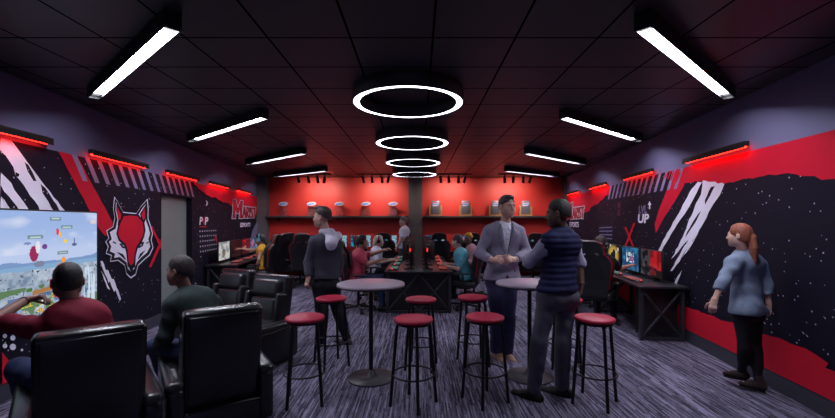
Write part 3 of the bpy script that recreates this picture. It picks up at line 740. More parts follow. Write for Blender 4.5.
# --- right wall
R_ = Mural('R')
R_.poly([(Y0, MB0), (YB-.22, MB0), (YB-.22, MZ), (Y0, MZ)], K, px=False)
e = 900
R_.poly([(e, 100), (675, 160), (677, 181), (683, 183), (690, 182.5), (701, 180.5), (713, 184.5), (725, 183.5), (737, 181), (749, 178), (764, 176), (788, 173), (796, 174), (808, 176), (815, 176), (822, 180), (e, 178)], 'mural_red', rag=.012)
R_.poly([(676, 168), (690, 164), (684, 186), (674, 203), (664, 218), (656, 233), (654.8, 224), (659, 210), (667, 190)], 'mural_red', rag=.004)
R_.poly([(565, 190), (613, 178), (609, 194), (603, 199), (598, 203.5), (592, 206), (589, 211), (583, 213), (577, 216), (571, 218), (565, 222)], 'mural_red', rag=.02)
for i in range(14):
    yb = 5.62+.205*i
    R_.poly([(yb-.17+.08, MZ), (yb-.17, MZ), (yb+.005, MZ-.27), (yb+.085, MZ-.27)], 'mural_grey', px=False)
for i in range(5): R_.poly([(668+i*3, 168+i), (669.4+i*3, 168+i), (666+i*3, 178+i), (664.8+i*3, 178+i)], 'mural_red')
R_.poly([(703.5, 180.5), (725.5, 184), (718, 199), (712, 208), (705, 222), (698, 235), (688, 249), (678, 264), (673, 271), (671, 271), (676, 262), (682, 252), (689, 240), (684, 245), (677, 254), (672, 259), (680, 244), (687, 229), (690, 219), (694, 212), (697, 203), (702, 194)], W, rag=.010)
R_.poly([(698.5, 182), (703, 182), (698, 192), (690, 207), (684, 216), (677, 226), (668, 241), (661.5, 252), (658.5, 252), (664, 240), (670, 230), (674, 222), (682, 209), (690, 193)], W, rag=.008)
R_.poly([(699, 214), (702, 211), (694, 226), (686, 238), (688, 232), (695, 220)], K, rag=.008)
R_.poly([(712, 187), (716, 186), (711, 196), (706, 205), (706, 200)], K, rag=.006)
R_.poly([(697, 237), (700, 233), (692, 246), (683, 258), (686, 252)], W, rag=.008)
R_.poly([(650, 262), (654, 254), (652, 253), (648, 260)], W, rag=.006)
R_.poly([(674, 286), (677, 279), (683, 270), (681, 276), (676, 288)], W, rag=.006)
def bar(a, b_): return [(a[0]-1, a[1]), (a[0]+1.1, a[1]), (b_[0]+1, b_[1]), (b_[0]-1, b_[1])]
R_.poly(bar((635.3, 223), (626, 247)), 'mural_red', rag=.006); R_.poly(bar((626, 227), (634, 246.5)), 'mural_red', rag=.006)
for i in range(4):
    R_.poly([(600, 227.4+i*3.4), (613, 226.6+i*3.9), (613, 227.6+i*3.9), (600, 228.3+i*3.4)], 'mural_grey')
wall_text(R_, 'LVL', wr('R', 639.6), wr('R', 647.8), 1.745, 1.875, 'mural_grey', .1, .03)
wall_text(R_, 'UP', wr('R', 638.9), wr('R', 650.2), 1.58, 1.735, W, .1, .04)
R_.poly([(650.6, 201), (652.6, 205), (651.3, 205), (651.3, 209), (650, 209), (650, 205), (648.8, 205)], W)
wall_text(R_, 'GG', wr('R', 618.3), wr('R', 621.4), 1.72, 1.84, 'mural_dim', 0, .03); wall_text(R_, 'WP', wr('R', 618.3), wr('R', 621.4), 1.86, 1.98, 'mural_dim', 0, .03)
A_, B_, G_ = wr('R', 566.9), wr('R', 584.7), wr('R', 573)
logo(R_, A_, G_, B_, 1.70, 2.12, .0)
wall_text(R_, 'ESPORTS', wr('R', 570.2), wr('R', 579.3), 1.46, 1.60, 'mural_white', .1, .02)
R_.poly([(588, 345), (e, 440), (e, 395), (835, 370.5), (828, 367.7), (831, 363.5), (822, 357), (814, 352), (800, 346), (788, 341), (774.6, 336.7), (765, 334), (760.5, 332.4), (759, 327.4), (754, 327.4), (745, 325), (726.7, 321), (712, 315), (691.4, 308), (588, 268)], 'mural_red', rag=.012)
for (a, b_) in ((762, 317), (765, 321), (804, 331), (808, 334), (826, 316)): R_.poly([(a, b_), (a+3, b_+2.6), (a+2.2, b_+3.2)], W, rag=.01)
R_.build('wall_graphic', wall_right)
# ---------------------------------------------------------------- ceiling lights
ends = [((-1.54, 2.52), (-3.22, 3.97)), ((-1.80, 4.71), (-3.48, 6.10)), ((-2.04, 7.18), (-3.66, 8.56)), ((-2.21, 9.63), (-3.92, 10.9))]
ordn = ['nearest the camera', 'second from the camera', 'third from the camera', 'farthest, by the back wall']
ZL = HC-.118
for side in (-1, 1):
    for i, (a, b_) in enumerate(ends):
        if side == 1: a = (-.1-a[0]-(.0 if i else .03), a[1]); b_ = (-.1-b_[0]-(.0 if i else .03), b_[1])
        A, B = V((*a, 0)), V((*b_, 0)); d = B-A; Ln = d.length; mid = (A+B)/2; ang = math.atan2(d.y, d.x)
        r = empty('linear_ceiling_light', 'linear ceiling light on the %s side, %s' % ('left' if side < 0 else 'right', ordn[i]), 'ceiling light', (mid.x, mid.y, ZL), ang, 'slanted linear ceiling lights')
        mb = MB(); w_, h_ = .092, HC-ZL; Ln -= .04
        for sy in (-1, 1): mb.box((0, sy*(w_/2), h_/2), (Ln+.02, .010, h_))
        for sx in (-1, 1): mb.box((sx*Ln/2, 0, h_/2), (.012, w_, h_))
        mb.box((0, 0, .06), (Ln, w_, .02)); mb.build('housing', M['fixture'], r)
        mb = MB(); mb.box((0, 0, .036), (Ln-.22, w_-.014, .008)); mb.build('diffuser', M['lamp'], r)
        for sx in (-1, 1):
            mb = MB(); mb.box((sx*(Ln/2-.06), 0, .036), (.095, w_-.014, .008)); mb.build('end_reflector', M['lampend'], r)
ZR = HC-.135
for i, (x, y) in enumerate(((-.10, 4.08), (-.09, 6.15), (-.10, 8.2), (-.09, 10.2))):
    r = empty('ring_ceiling_light', 'round black ring light glowing white, %s' % ['largest and nearest in the row', 'second in the row', 'third in the row', 'smallest and farthest, by the grey pillar'][i], 'ceiling light', (x, y, ZR), 0, 'ring ceiling lights in a row')
    Ro, Ri, h_ = .553, .491, .12
    mb = MB(); mb.lathe([(Ro+.008, h_+.015), (Ro+.008, -.004), (Ro, -.004), (Ro, .02), (Ri, .02), (Ri, -.004), (Ri-.008, -.004), (Ri-.008, h_+.015)], n=64); mb.build('housing', M['fixture'], r)
    mb = MB(); mb.lathe([(Ro-.002, .002), (Ri+.002, .002)], n=64); mb.build('diffuser', M['ringlamp'], r)
# ---------------------------------------------------------------- red LED wall bars
nm = {'L': ['left wall bar light above the television', 'left wall bar light above the fox emblem', 'left wall bar light above the grey door', 'left wall bar light just past the door', 'farthest left wall bar light above the red lettering'],
      'R': ['right wall bar light above the walking woman', 'right wall bar light above the LVL UP lettering', 'right wall bar light second from the back', 'farthest right wall bar light above the red lettering']}
for side, starts in (('L', (2.80, 4.57, 6.33, 8.09, 9.85)), ('R', (4.1, 6.2, 8.3, 10.4))):
    for i, y in enumerate(starts):
        A = WP(side, y, 0); B = WP(side, y+1.2, 0); d, n = WN(side); mid = (A+B)/2+n*.075; ang = math.atan2(d.y, d.x); sg = -1 if side == 'L' else 1   # local +y points away from normal?
        r = empty('wall_bar_light', 'black %s, glowing red underneath' % nm[side][i], 'wall light', (mid.x, mid.y, 2.37), ang, 'red wall bar lights')
        ly = (Matrix.Rotation(-ang, 3, 'Z') @ n).y
        mb = MB(); mb.box((0, 0, .04), (1.2, .055, .05), bev=.003); mb.box((0, ly*.025, .008), (1.2, .005, .024)); mb.build('housing', M['fixture'], r)
        for x in (-.45, .45):
            mb = MB(); mb.box((x, -ly*.05, .035), (.05, .05, .04)); mb.build('bracket', M['fixture'], r)
        mb = MB(); mb.box((0, -ly*.012, .008), (1.14, .018, .010)); mb.build('led_strip', M['ledred'], r)
# ---------------------------------------------------------------- track spots on the back wall
warm = (1., .74, .62)
for t, xs in enumerate(((297.9, 308, 317.2, 324.7), (362.9, 371.7, 381.7, 388.8), (440.4, 448.8, 458.4, 465.5), (504.5, 513.3, 523.4, 530.9))):
    Yt = 11.1; X = [(x-CX)*Yt/F for x in xs]; xm = (X[0]+X[-1])/2
    r = empty('track_light', 'black ceiling track with four spot heads, %s' % ['far left over the cap stands', 'left of the grey centre pillar', 'right of the grey centre pillar', 'far right over the plaques'][t], 'track light', (xm, Yt, HC), 0, 'track lights along the back wall')
    mb = MB(); mb.box((0, 0, -.015), (X[-1]-X[0]+.35, .035, .03)); mb.build('track', M['fixture'], r)
    for k, x in enumerate(X):
        lx = x-xm; tilt = V(((-.25, .1, -.05, .25)[k]*.5, .30, -.8)).normalized() if False else V(((.10, .06, .04, -.18)[k], .26, -.8)).normalized()
        p = V((lx, 0, -.09)); mb = MB(); mb.cyl((lx, 0, -.03), (lx, 0, -.09), .012); mb.cyl(p-tilt*.02, p+tilt*.17, .036, .040, 16)
        h = mb.build('spot_head', M['fixture'], r)
        mb = MB(); mb.cyl(p+tilt*.17, p+tilt*.172, .032); mb.build('lens', M['lens'], h)
        ld = bpy.data.lights.new('spot', 'SPOT'); ld.energy = 24; ld.color = warm; ld.spot_size = math.radians(108); ld.spot_blend = .9; ld.shadow_soft_size = .03
        lo_ = bpy.data.objects.new('spot', ld); COL.objects.link(lo_); lo_.location = V((xm, Yt, HC))+p+tilt*.18
        lo_.rotation_euler = (V((x+ (0, .0, 0, 0)[k], YB, 2.3))-lo_.location).to_track_quat('-Z', 'Y').to_euler()
w = bpy.data.worlds.new('World'); SC.world = w; w.use_nodes = True
w.node_tree.nodes['Background'].inputs[0].default_value = (.32, .28, .62, 1); w.node_tree.nodes['Background'].inputs[1].default_value = .32
# ---------------------------------------------------------------- camera
cam = bpy.data.cameras.new('Camera'); co = bpy.data.objects.new('Camera', cam); COL.objects.link(co); SC.camera = co
co.location = (0, 0, CH); co.rotation_euler = (PI/2, 0, 0); cam.sensor_width = 36; cam.lens = F/835*36
cam.shift_x = (417.5-CX)/835; cam.shift_y = (CY-209)/835; cam.clip_start = .05
SC.view_settings.view_transform = 'Standard'; SC.view_settings.look = 'None'; SC.view_settings.exposure = .22; SC.view_settings.gamma = 1
SC.cycles.use_denoising = True
SC.cycles.max_bounces = 6
# ---------------------------------------------------------------- bar stools and tables
def make_stool():
    r = empty('bar_stool', '', 'stool'); h = .76; rs = .172
    mb = MB(); mb.lathe([(0, h-.036), (rs-.02, h-.036), (rs-.004, h-.030), (rs, h-.018), (rs-.003, h-.006), (rs-.018, h), (0, h+.002)], n=40); mb.build('seat', M['seatred'], r)
    mb = MB(); mb.ring((0, 0, h-.046), rs-.026, .009); mb.build('seat_frame', M['blackmetal'], r)
    for k in range(4):
        a = PI/4+.25+k*PI/2; c, s_ = math.cos(a), math.sin(a)
        mb = MB(); mb.tube([(c*.135, s_*.135, h-.04), (c*.150, s_*.150, h-.09), (c*.205, s_*.205, .006)], .0148, 10); lg = mb.build('leg', M['blackmetal'], r)
        mb = MB(); mb.cyl((c*.2055, s_*.2055, .0), (c*.205, s_*.205, .02), .0155, n=12); mb.build('foot_cap', M['rubber'], lg)
    mb = MB(); mb.ring((0, 0, .27), .183, .0085, 44, 8); mb.build('footrest_ring', M['blackmetal'], r)
    return r
st = make_stool()
stools = [((305, 316), 'frontmost red-topped bar stool left of the front table'), ((331.5, 297), 'red-topped bar stool behind the left table, beside the walking man'),
          ((413.5, 317.5), 'red-topped bar stool right of the left table, nearest the camera'), ((421, 298), 'red-topped bar stool behind the one right of the left table'),
          ((473, 296), 'red-topped bar stool in front of the man in the blazer'), ((485, 315.5), 'red-topped bar stool front left of the right table'),
          ((594.5, 316.7), 'red-topped bar stool right of the man in the puffer vest'), ((566, 298), 'red-topped bar stool half hidden behind the man in the puffer vest')]
for i, ((px, py), lb) in enumerate(stools):
    p = fp(px, py, .76); place(st, i == 0, (p.x, p.y, 0), i*.37, lb, 'red bar stools around the high tables')
def make_table():
    r = empty('bar_table', '', 'table'); h = .975; R = .345
    mb = MB(); mb.lathe([(0, h-.028), (R-.01, h-.028), (R, h-.020), (R, h-.006), (R-.006, h), (0, h)], n=56); top = mb.build('tabletop', M['tabletop'], r)
    mb = MB(); mb.lathe([(R-.012, h-.034), (R+.002, h-.030), (R+.003, h-.020), (R-.001, h-.018)], n=56); mb.build('edge_band', M['blackmetal'], top)
    mb = MB(); mb.cyl((0, 0, .04), (0, 0, h-.03), .022, n=20); mb.lathe([(.022, h-.10), (.05, h-.035), (.11, h-.034)], n=24); mb.build('pole', M['blackmetal'], r)
    mb = MB(); mb.lathe([(0, .002), (.235, .002), (.240, .008), (.236, .016), (.10, .024), (.055, .034), (.035, .075), (.024, .09), (0, .09)], n=48); mb.build('base', M['tablebase'], r)
    return r
tb = make_table()
for i, ((px, py), lb) in enumerate((((371, 377), 'tall round grey table on a disc foot, left, stools around it'), ((529.5, 375.5), 'tall round grey table on a disc foot between the two talking men'))):
    p = fp(px, py, 0.01); place(tb, i == 0, (p.x, p.y, 0), 0, lb, 'tall round tables')
# ---------------------------------------------------------------- leather recliners (face local +y)
def make_recliner():
    r = empty('recliner', '', 'recliner'); Lm = M['leather']
    def rot(a): return Matrix.Rotation(a, 3, 'X')
    mb = MB(); mb.box((0, .02, .13), (.62, .74, .20), bev=.02); mb.build('base', Lm, r)
    mb = MB(); mb.box((0, .10, .36), (.50, .66, .22), bev=.055, seg=4); mb.build('seat_cushion', M['leather_pad'], r)
    mb = MB(); mb.box((0, .425, .25), (.50, .07, .34), bev=.03, seg=3); mb.build('footrest', M['leather_pad'], r)
    tilt = rot(.16)
    mb = MB(); mb.box((0, -.30, .60), (.54, .13, .74), 0, tilt, .035, 4); bk = mb.build('backrest', Lm, r)
    mb = MB(); mb.box((0, -.375, .60), (.47, .015, .66), 0, tilt, .007, 2); mb.build('back_panel', M['leather'], bk)
    mb = MB(); mb.box((0, -.255, .82), (.40, .12, .20), 0, tilt, .045, 4); mb.build('headrest', M['leather_pad'], r)
    for sx in (-1, 1):
        mb = MB(); mb.box((sx*.235, -.20, .56), (.075, .16, .44), 0, tilt, .03, 3); mb.build('wing', Lm, r)
    mb = MB(); mb.box((0, -.20, .57), (.38, .10, .30), 0, tilt, .04, 4); mb.build('lumbar_cushion', M['leather_pad'], r)
    for sx in (-1, 1):
        mb = MB(); mb.box((sx*.31, .03, .23), (.11, .80, .38), bev=.035, seg=3); a = mb.build('armrest', Lm, r)
        mb = MB(); mb.box((sx*.315, .06, .445), (.125, .84, .085), 0, rot(.05), .038, 4); mb.build('arm_pad', M['leather_pad'], a)
    for sx in (-1, 1):
        for sy in (-.28, .33):
            mb = MB(); mb.cyl((sx*.25, sy, 0), (sx*.25, sy, .04), .025, n=12); mb.build('foot', M['rubber'], r)
    return r
def yaw(fx, fy): return math.atan2(-fx, fy)
rc = make_recliner()
RC = [((-2.20, 2.68), yaw(-.67, .745), 'black leather recliner seen from behind, holding the man in the maroon shirt'),
      ((-1.66, 3.27), yaw(-.60, .80), 'black leather recliner seen from behind, holding the man in the dark green sweater'),
      ((-2.56, 5.08), yaw(-.40, -.92), 'empty black recliner, the farther of the two beyond the seated men'),
      ((-1.89, 4.53), yaw(-.40, -.92), 'empty black recliner, the nearer of the two beyond the seated men')]
for i, (p, rz, lb) in enumerate(RC): place(rc, i == 0, (p[0], p[1], 0), rz, lb, 'black leather recliners before the television')
# ---------------------------------------------------------------- television
def srgb(c): c = np.array(c, float)/255; return np.where(c <= .04045, c/12.92, ((c+.055)/1.055)**2.4)
def vnoise(x, y, seed=0):
    def h(i, j): v = np.sin(i*127.1+j*311.7+seed*17.3)*43758.5453; return v-np.floor(v)
    xi, yi = np.floor(x), np.floor(y); fx_, fy_ = x-xi, y-yi; fx_ = fx_*fx_*(3-2*fx_); fy_ = fy_*fy_*(3-2*fy_)
    return (h(xi, yi)*(1-fx_)+h(xi+1, yi)*fx_)*(1-fy_)+(h(xi, yi+1)*(1-fx_)+h(xi+1, yi+1)*fx_)*fy_
def mixc(c, col, a): a = np.clip(a, 0, 1)[:, None]; return c*(1-a)+srgb(col)*a
def blob(c, u, v, x, y, rx, ry, col): return mixc(c, col, ((u-x)/rx)**2+((v-y)/ry)**2 < 1)
def paint_tv(u, v):
    """u 0..1 left-right as seen, v 0..1 bottom-top"""
    c = np.zeros((len(u), 3))+srgb((150, 178, 226))
    c = mixc(c, (214, 222, 244), np.clip((.95-v)*1.5, 0, 1)*np.clip(1-abs(v-.62)*2.5, 0, 1))
    c = mixc(c, (232, 234, 248), (vnoise(u*5, v*9, 1)*.6+vnoise(u*14, v*22, 2)*.4-.52)*1.6*(v > .6))
    hill = .50+.035*vnoise(u*9, u*0, 3)+.02*vnoise(u*22, u*0, 5)
    c = mixc(c, (120, 150, 196), (v < hill)*1.); c = mixc(c, (130, 168, 205), (v < .49)*1.)
    land = .43+.03*vnoise(u*14, v*3, 6)
    nzz = vnoise(u*46, v*34, 8); n2 = vnoise(u*90, v*60, 9)
    nzz = nzz*.5+.5*vnoise(u*9, v*8, 31); base = srgb((92, 118, 146))*(1-nzz[:, None])+srgb((206, 216, 232))*nzz[:, None]
    base = np.where((n2 > .86)[:, None], srgb((52, 72, 84)), base)
    m_ = (v < land)[:, None]; c = np.where(m_, base, c)
    g = vnoise(u*18, v*14, 12)
    c = mixc(c, (82, 118, 62), (v < .30)*(g > .60)*.9); c = mixc(c, (60, 92, 140), (v < .22)*(g < .28)*.8)
    c = mixc(c, (206, 222, 238), (abs(u-.93) < .05)*(v < .40)*(vnoise(u*120, v*5, 2) > .35)*.9)
    k = vnoise(u*60, v*50, 20)
    for lo, hi, col in ((.80, .86, (232, 180, 40)), (.86, .92, (220, 84, 30)), (.92, 1., (236, 228, 90)), (.74, .80, (40, 160, 90))): c = mixc(c, col, (v < .20)*(u < .78)*(k > lo)*(k <= hi)*1.)
    c = mixc(c, (168, 120, 66), (abs(v-.24-.12*(u-.55)) < .022)*(u > .5)*(u < .72)*1.)
    for x, y, rx, ry, col in ((.63, .60, .035, .075, (150, 40, 90)), (.655, .66, .018, .06, (226, 224, 236)), (.70, .66, .022, .025, (110, 60, 140)), (.665, .50, .045, .03, (120, 130, 160)),
                              (.79, .80, .012, .035, (220, 60, 50)), (.81, .77, .010, .03, (244, 190, 70)), (.85, .70, .018, .018, (250, 210, 60)), (.92, .66, .026, .016, (84, 100, 140)), (.92, .70, .006, .03, (84, 100, 140)),
                              (.59, .70, .03, .012, (120, 140, 190)), (.82, .46, .045, .018, (228, 120, 40)), (.835, .51, .018, .035, (246, 150, 40)), (.78, .20, .02, .06, (190, 40, 40)), (.74, .29, .012, .05, (200, 50, 60)),
                              (.955, .10, .022, .018, (200, 30, 40)), (.60, .27, .025, .02, (70, 120, 60)), (.69, .13, .02, .03, (232, 232, 240)), (.88, .27, .01, .05, (190, 220, 240))):
        c = blob(c, u, v, x-.12, y, rx*.8, ry, col)
    for x, y, w_ in ((.64, .755, .05), (.86, .845, .045), (.83, .585, .04), (.775, .93, .04)):
        x -= .12; c = mixc(c, (92, 128, 128), (abs(u-x) < w_)*(abs(v-y) < .017)*.8); c = mixc(c, (200, 220, 214), (abs(u-x) < w_*.7)*(abs(v-y) < .006)*.9)
    for x in (.945, .958, .971, .984): c = mixc(c, (236, 210, 190), (abs(u-x) < .0042)*(abs(v-.895) < .02)*1.)
    return c*.85
YR, WT, HT = 4.70, 1.86, 1.05; d, n = WN('L'); mid = WP('L', YR-WT/2/math.hypot(1, LB), 0)+n*.045
tv = empty('television', 'big wall-mounted television showing a bright fantasy battle game, left wall', 'television', (mid.x, mid.y, 1.195), math.atan2(d.y, d.x))
mb = MB(); mb.box((0, .0, 0), (WT, .05, HT), bev=.006); mb.build('housing', M['fixture'], tv)
mb = MB(); mb.box((0, .035, 0), (.5, .04, .35)); mb.build('wall_mount', M['fixture'], tv)
screen('screen', tv, WT-.03, HT-.03, 260, 146, paint_tv, (0, -.0262, 0))
# ---------------------------------------------------------------- gaming chairs (face local +y)
def make_gaming_chair():
    r = empty('gaming_chair', '', 'chair')
    mb = MB()
    for k in range(5):
        a = 2*PI*k/5+.3; mb.box((math.cos(a)*.16, math.sin(a)*.16, .085), (.30, .045, .035), 0, Matrix.Rotation(a, 3, 'Z'), .008)
    mb.cyl((0, 0, .06), (0, 0, .12), .045); mb.build('star_base', M['plastic'], r)
    for k in range(5):
        a = 2*PI*k/5+.3; c = V((math.cos(a)*.30, math.sin(a)*.30, .03)); t = V((-math.sin(a), math.cos(a), 0))
        mb = MB(); mb.cyl(c-t*.024, c+t*.024, .030, n=14); mb.cyl(c+V((0, 0, .02)), c+V((0, 0, .06)), .01, n=8); mb.build('caster', M['rubber'], r)
    mb = MB(); mb.cyl((0, 0, .12), (0, 0, .40), .026, n=14); mb.box((0, 0, .39), (.22, .24, .03)); mb.build('gas_column', M['blackmetal'], r)
    mb = MB(); mb.box((0, .02, .455), (.36, .50, .10), bev=.035, seg=3); st_ = mb.build('seat', M['chairblack'], r)
    for sx in (-1, 1):
        mb = MB(); mb.box((sx*.215, .03, .475), (.10, .50, .12), 0, Matrix.Rotation(sx*-.25, 3, 'Y'), .04, 3); mb.build('seat_bolster', M['chairblack'], st_)
        mb = MB(); mb.tube([(sx*.172, -.18, .512), (sx*.176, .05, .516), (sx*.172, .24, .505)], .007, 6); mb.build('red_piping', M['chairred'], st_)
    # backrest: racing shell with two openings
    tl = -.16; RX = Matrix.Rotation(.17, 3, 'X')
    def B(x, y, z): return RX @ V((x, y, z))+V((0, -.25, .47))
    half = [(.19, .0), (.235, .12), (.245, .26), (.275, .40), (.285, .52), (.245, .60), (.19, .655), (.185, .74), (.165, .82), (.10, .855), (0, .86)]
    outl_ = half+[(-x, z) for x, z in half[::-1][1:]]
    bm = bmesh.new(); vs = [bm.verts.new((x, 0, z)) for x, z in outl_]
    holes = []
    es = [bm.edges.new((vs[i], vs[(i+1) % len(vs)])) for i in range(len(vs))]
    for sx in (-1, 1):
        hp = [(sx*(.095+.048*math.cos(a*PI/5)), .665+.026*math.sin(a*PI/5)+sx*0) for a in range(10)]
        hv = [bm.verts.new((x, 0, z)) for x, z in hp]; es += [bm.edges.new((hv[i], hv[(i+1) % 10])) for i in range(10)]
    bmesh.ops.triangle_fill(bm, edges=es, use_beauty=True)
    g = bmesh.ops.extrude_face_region(bm, geom=bm.faces[:]); 
    for v in [x for x in g['geom'] if isinstance(x, bmesh.types.BMVert)]: v.co.y += .085
    for v in bm.verts: v.co = B(v.co.x, v.co.y-.04+abs(v.co.x)**2*.9, v.co.z)
    bmesh.ops.recalc_face_normals(bm, faces=bm.faces[:]); mb = MB(); bm.verts.index_update()
    mb.add([v.co.copy() for v in bm.verts], [[v.index for v in f.verts] for f in bm.faces]); bm.free(); bk = mb.build('backrest', M['chairblack'], r)
    for sx in (-1, 1):
        mb = MB(); mb.tube([B(sx*x*.985, .058+x*x*.9, z) for x, z in half[1:8]], [.026, .032, .034, .034, .03, .024, .018], 8); mb.build('back_bolster', M['chairblack'], bk)
        mb = MB(); mb.tube([B(sx*x*.74, .052+x*x*.5, z) for x, z in half[1:7]], .008, 6); mb.tube([B(sx*(x+.006), .0+x*x*.9, z) for x, z in half[1:9]], .008, 6); mb.build('red_piping', M['chairred'], bk)
    mb = MB(); mb.box(B(0, .075, .73), (.24, .07, .12), 0, RX, .03, 3); mb.build('neck_pillow', M['chairblack'], r)
    mb = MB(); mb.box(B(0, .085, .20), (.28, .07, .17), 0, RX, .03, 3); mb.build('lumbar_pillow', M['chairred'], r)
    for sx in (-1, 1):
        mb = MB(); mb.tube([(sx*.20, .0, .42), (sx*.30, .0, .42), (sx*.305, .0, .50), (sx*.305, .0, .66)], .018, 8); mb.box((sx*.305, .03, .672), (.085, .27, .030), bev=.012); mb.build('armrest', M['plastic'], r)
    return r
gc = make_gaming_chair(); first_chair = [True]
def chair(x, y, face, label):
    place(gc, first_chair[0], (x, y, 0), yaw(*face), label, 'black and red gaming chairs'); first_chair[0] = False
# ---------------------------------------------------------------- monitors, keyboards, mice, pc towers
def mon_paint(kind):
    def f(u, v):
        c = np.zeros((len(u), 3))+srgb((8, 10, 16)); k = vnoise(u*7, v*6, kind)
        if kind == 0: c = mixc(c, (190, 30, 40), (k > .4)*(v+u*.5 > .5)*1.); c = mixc(c, (40, 8, 12), (k > .62)*1.); c = mixc(c, (220, 220, 225), (abs(v-.45-.3*(u-.3)) < .04)*(u < .5)*.6)
        if kind == 1: c = mixc(c, (225, 190, 90), 1.2-((u-.5)/.42)**2-((v-.5)/.5)**2); c = mixc(c, (28, 22, 20), (((u-.5)/.2)**2+((v-.5)/.35)**2 < k*1.4)*1.); c = mixc(c, (240, 170, 40), (((u-.52)/.1)**2+((v-.28)/.13)**2 < 1)*1.); c = mixc(c, (240, 236, 220), (v > .55)*(k > .7)*.8)
        if kind == 2: c = c*0+srgb((24, 74, 120)); c = mixc(c, (60, 150, 200), (k-.3)*1.5); c = mixc(c, (230, 240, 250), (abs(u-.5) < .22)*(abs(v-.55) < .2)*(vnoise(u*22, v*16, 4) > .45)*1.); c = mixc(c, (180, 60, 140), (abs(u-.62) < .08)*(abs(v-.5) < .1)*.8)
        if kind == 3: c = mixc(c, (196, 24, 34), (u > .45)*(v > .25+.3*(1-u))*1.); c = mixc(c, (74, 74, 84), (u < .5)*(k > .45)*.8); c = mixc(c, (120, 10, 20), (u > .45)*(k > .6)*.9)
        if kind == 4: c = c*0+srgb((20, 84, 130)); c = mixc(c, (40, 160, 190), (k > .5)*.8); c = mixc(c, (230, 90, 150), (((u-.28)/.14)**2+((v-.62)/.22)**2 < 1)*.9); c = mixc(c, (12, 30, 60), (abs(u-.66) < .06)*1.); c = mixc(c, (190, 220, 225), (u > .78)*(vnoise(u*30, v*24, 7) > .5)*.8)
        if kind == 5: c = c*0+srgb((150, 160, 168)); c = mixc(c, (228, 226, 220), (k > .5)*.9); c = mixc(c, (90, 80, 60), (((u-.45)/.2)**2+((v-.4)/.35)**2 < k)*.8)
        return c*.6
    return f
def make_monitor(kind, size=(.60, .35, .35)):
    r = empty('monitor', '', 'monitor'); w_, h_, z = size    # screen faces -y, origin on the desk
    mb = MB(); mb.box((0, .02, z), (w_, .035, h_), bev=.006); mb.box((0, .045, z), (.28, .03, .20), bev=.012); hs = mb.build('housing', M['plastic'], r)
    screen('screen', r, w_-.02, h_-.025, 30, 18, mon_paint(kind), (0, .0015, z+.003))
    mb = MB(); mb.box((0, .075, (z+.05)/2), (.05, .035, z+.05), bev=.008); mb.build('stand', M['plastic'], r)
    mb = MB(); mb.tube([(-.14, -.02, .010), (0, .10, .012), (.14, -.02, .010)], .010, 8); mb.cyl((0, .085, .002), (0, .085, .02), .05); mb.build('base', M['plastic'], r)
    mb = MB(); mb.lathe([(.030, 0), (.040, 0), (.040, .006), (.030, .006)], n=18)
    ob = MB(); ob.add([(v[0], .0615+v[2], z+v[1]-.0) for v in mb.v], mb.f); ob.build('led_ring', M['ledtip'], hs)
    return r
mon = {}
def monitor(x, y, face, kind, label, group, z=.74, size=(.60, .35, .35)):
    """face = direction the screen looks"""
    key = (kind, size); fr = key not in mon
    if fr: mon[key] = make_monitor(kind, size)
    place(mon[key], fr, (x, y, z), math.atan2(face[0], -face[1]), label, group)
def make_keyboard(g):
    r = empty('keyboard', '', 'keyboard')
    mb = MB(); mb.box((0, 0, .012), (.42, .14, .02), bev=.004); mb.build('case', M['plastic'], r)
    mb = MB()
    for j in range(5):
        for i in range(14): mb.box((-.19+i*.0285, -.052+j*.026, .026), (.023, .021, .010))
    mb.build('keys', M[g], r)['kind'] = 'stuff'
    return r
kb = {g: make_keyboard(g) for g in ('keyglow', 'keyglow_teal')}; kbf = {'keyglow': True, 'keyglow_teal': True}
def keyboard(x, y, face, g, label, z=.74):
    place(kb[g], kbf[g], (x, y, z), yaw(*face), label, 'keyboards on the gaming desks'); kbf[g] = False
def make_mouse():
    r = empty('computer_mouse', '', 'mouse'); mb = MB()
    vs = []; n = 12
    for a in range(7):
        t = PI/2*a/6
        for b in range(n): vs.append((.032*math.cos(t)*math.cos(2*PI*b/n), .055*math.cos(t)*math.sin(2*PI*b/n), .034*math.sin(t)+.002))
    mb.add(vs, [(a*n+b, a*n+(b+1) % n, (a+1)*n+(b+1) % n, (a+1)*n+b) for a in range(6) for b in range(n)], 0, True); mb.build('shell', M['plastic'], r)
    mb = MB(); mb.cyl((-.004, .028, .030), (.004, .028, .030), .008, n=10); mb.build('scroll_wheel', M['ledtip'], r)
    return r
ms = make_mouse(); msf = [True]
def mouse(x, y, face, label, z=.74):
    place(ms, msf[0], (x, y, z), yaw(*face), label, 'computer mice on the gaming desks'); msf[0] = False
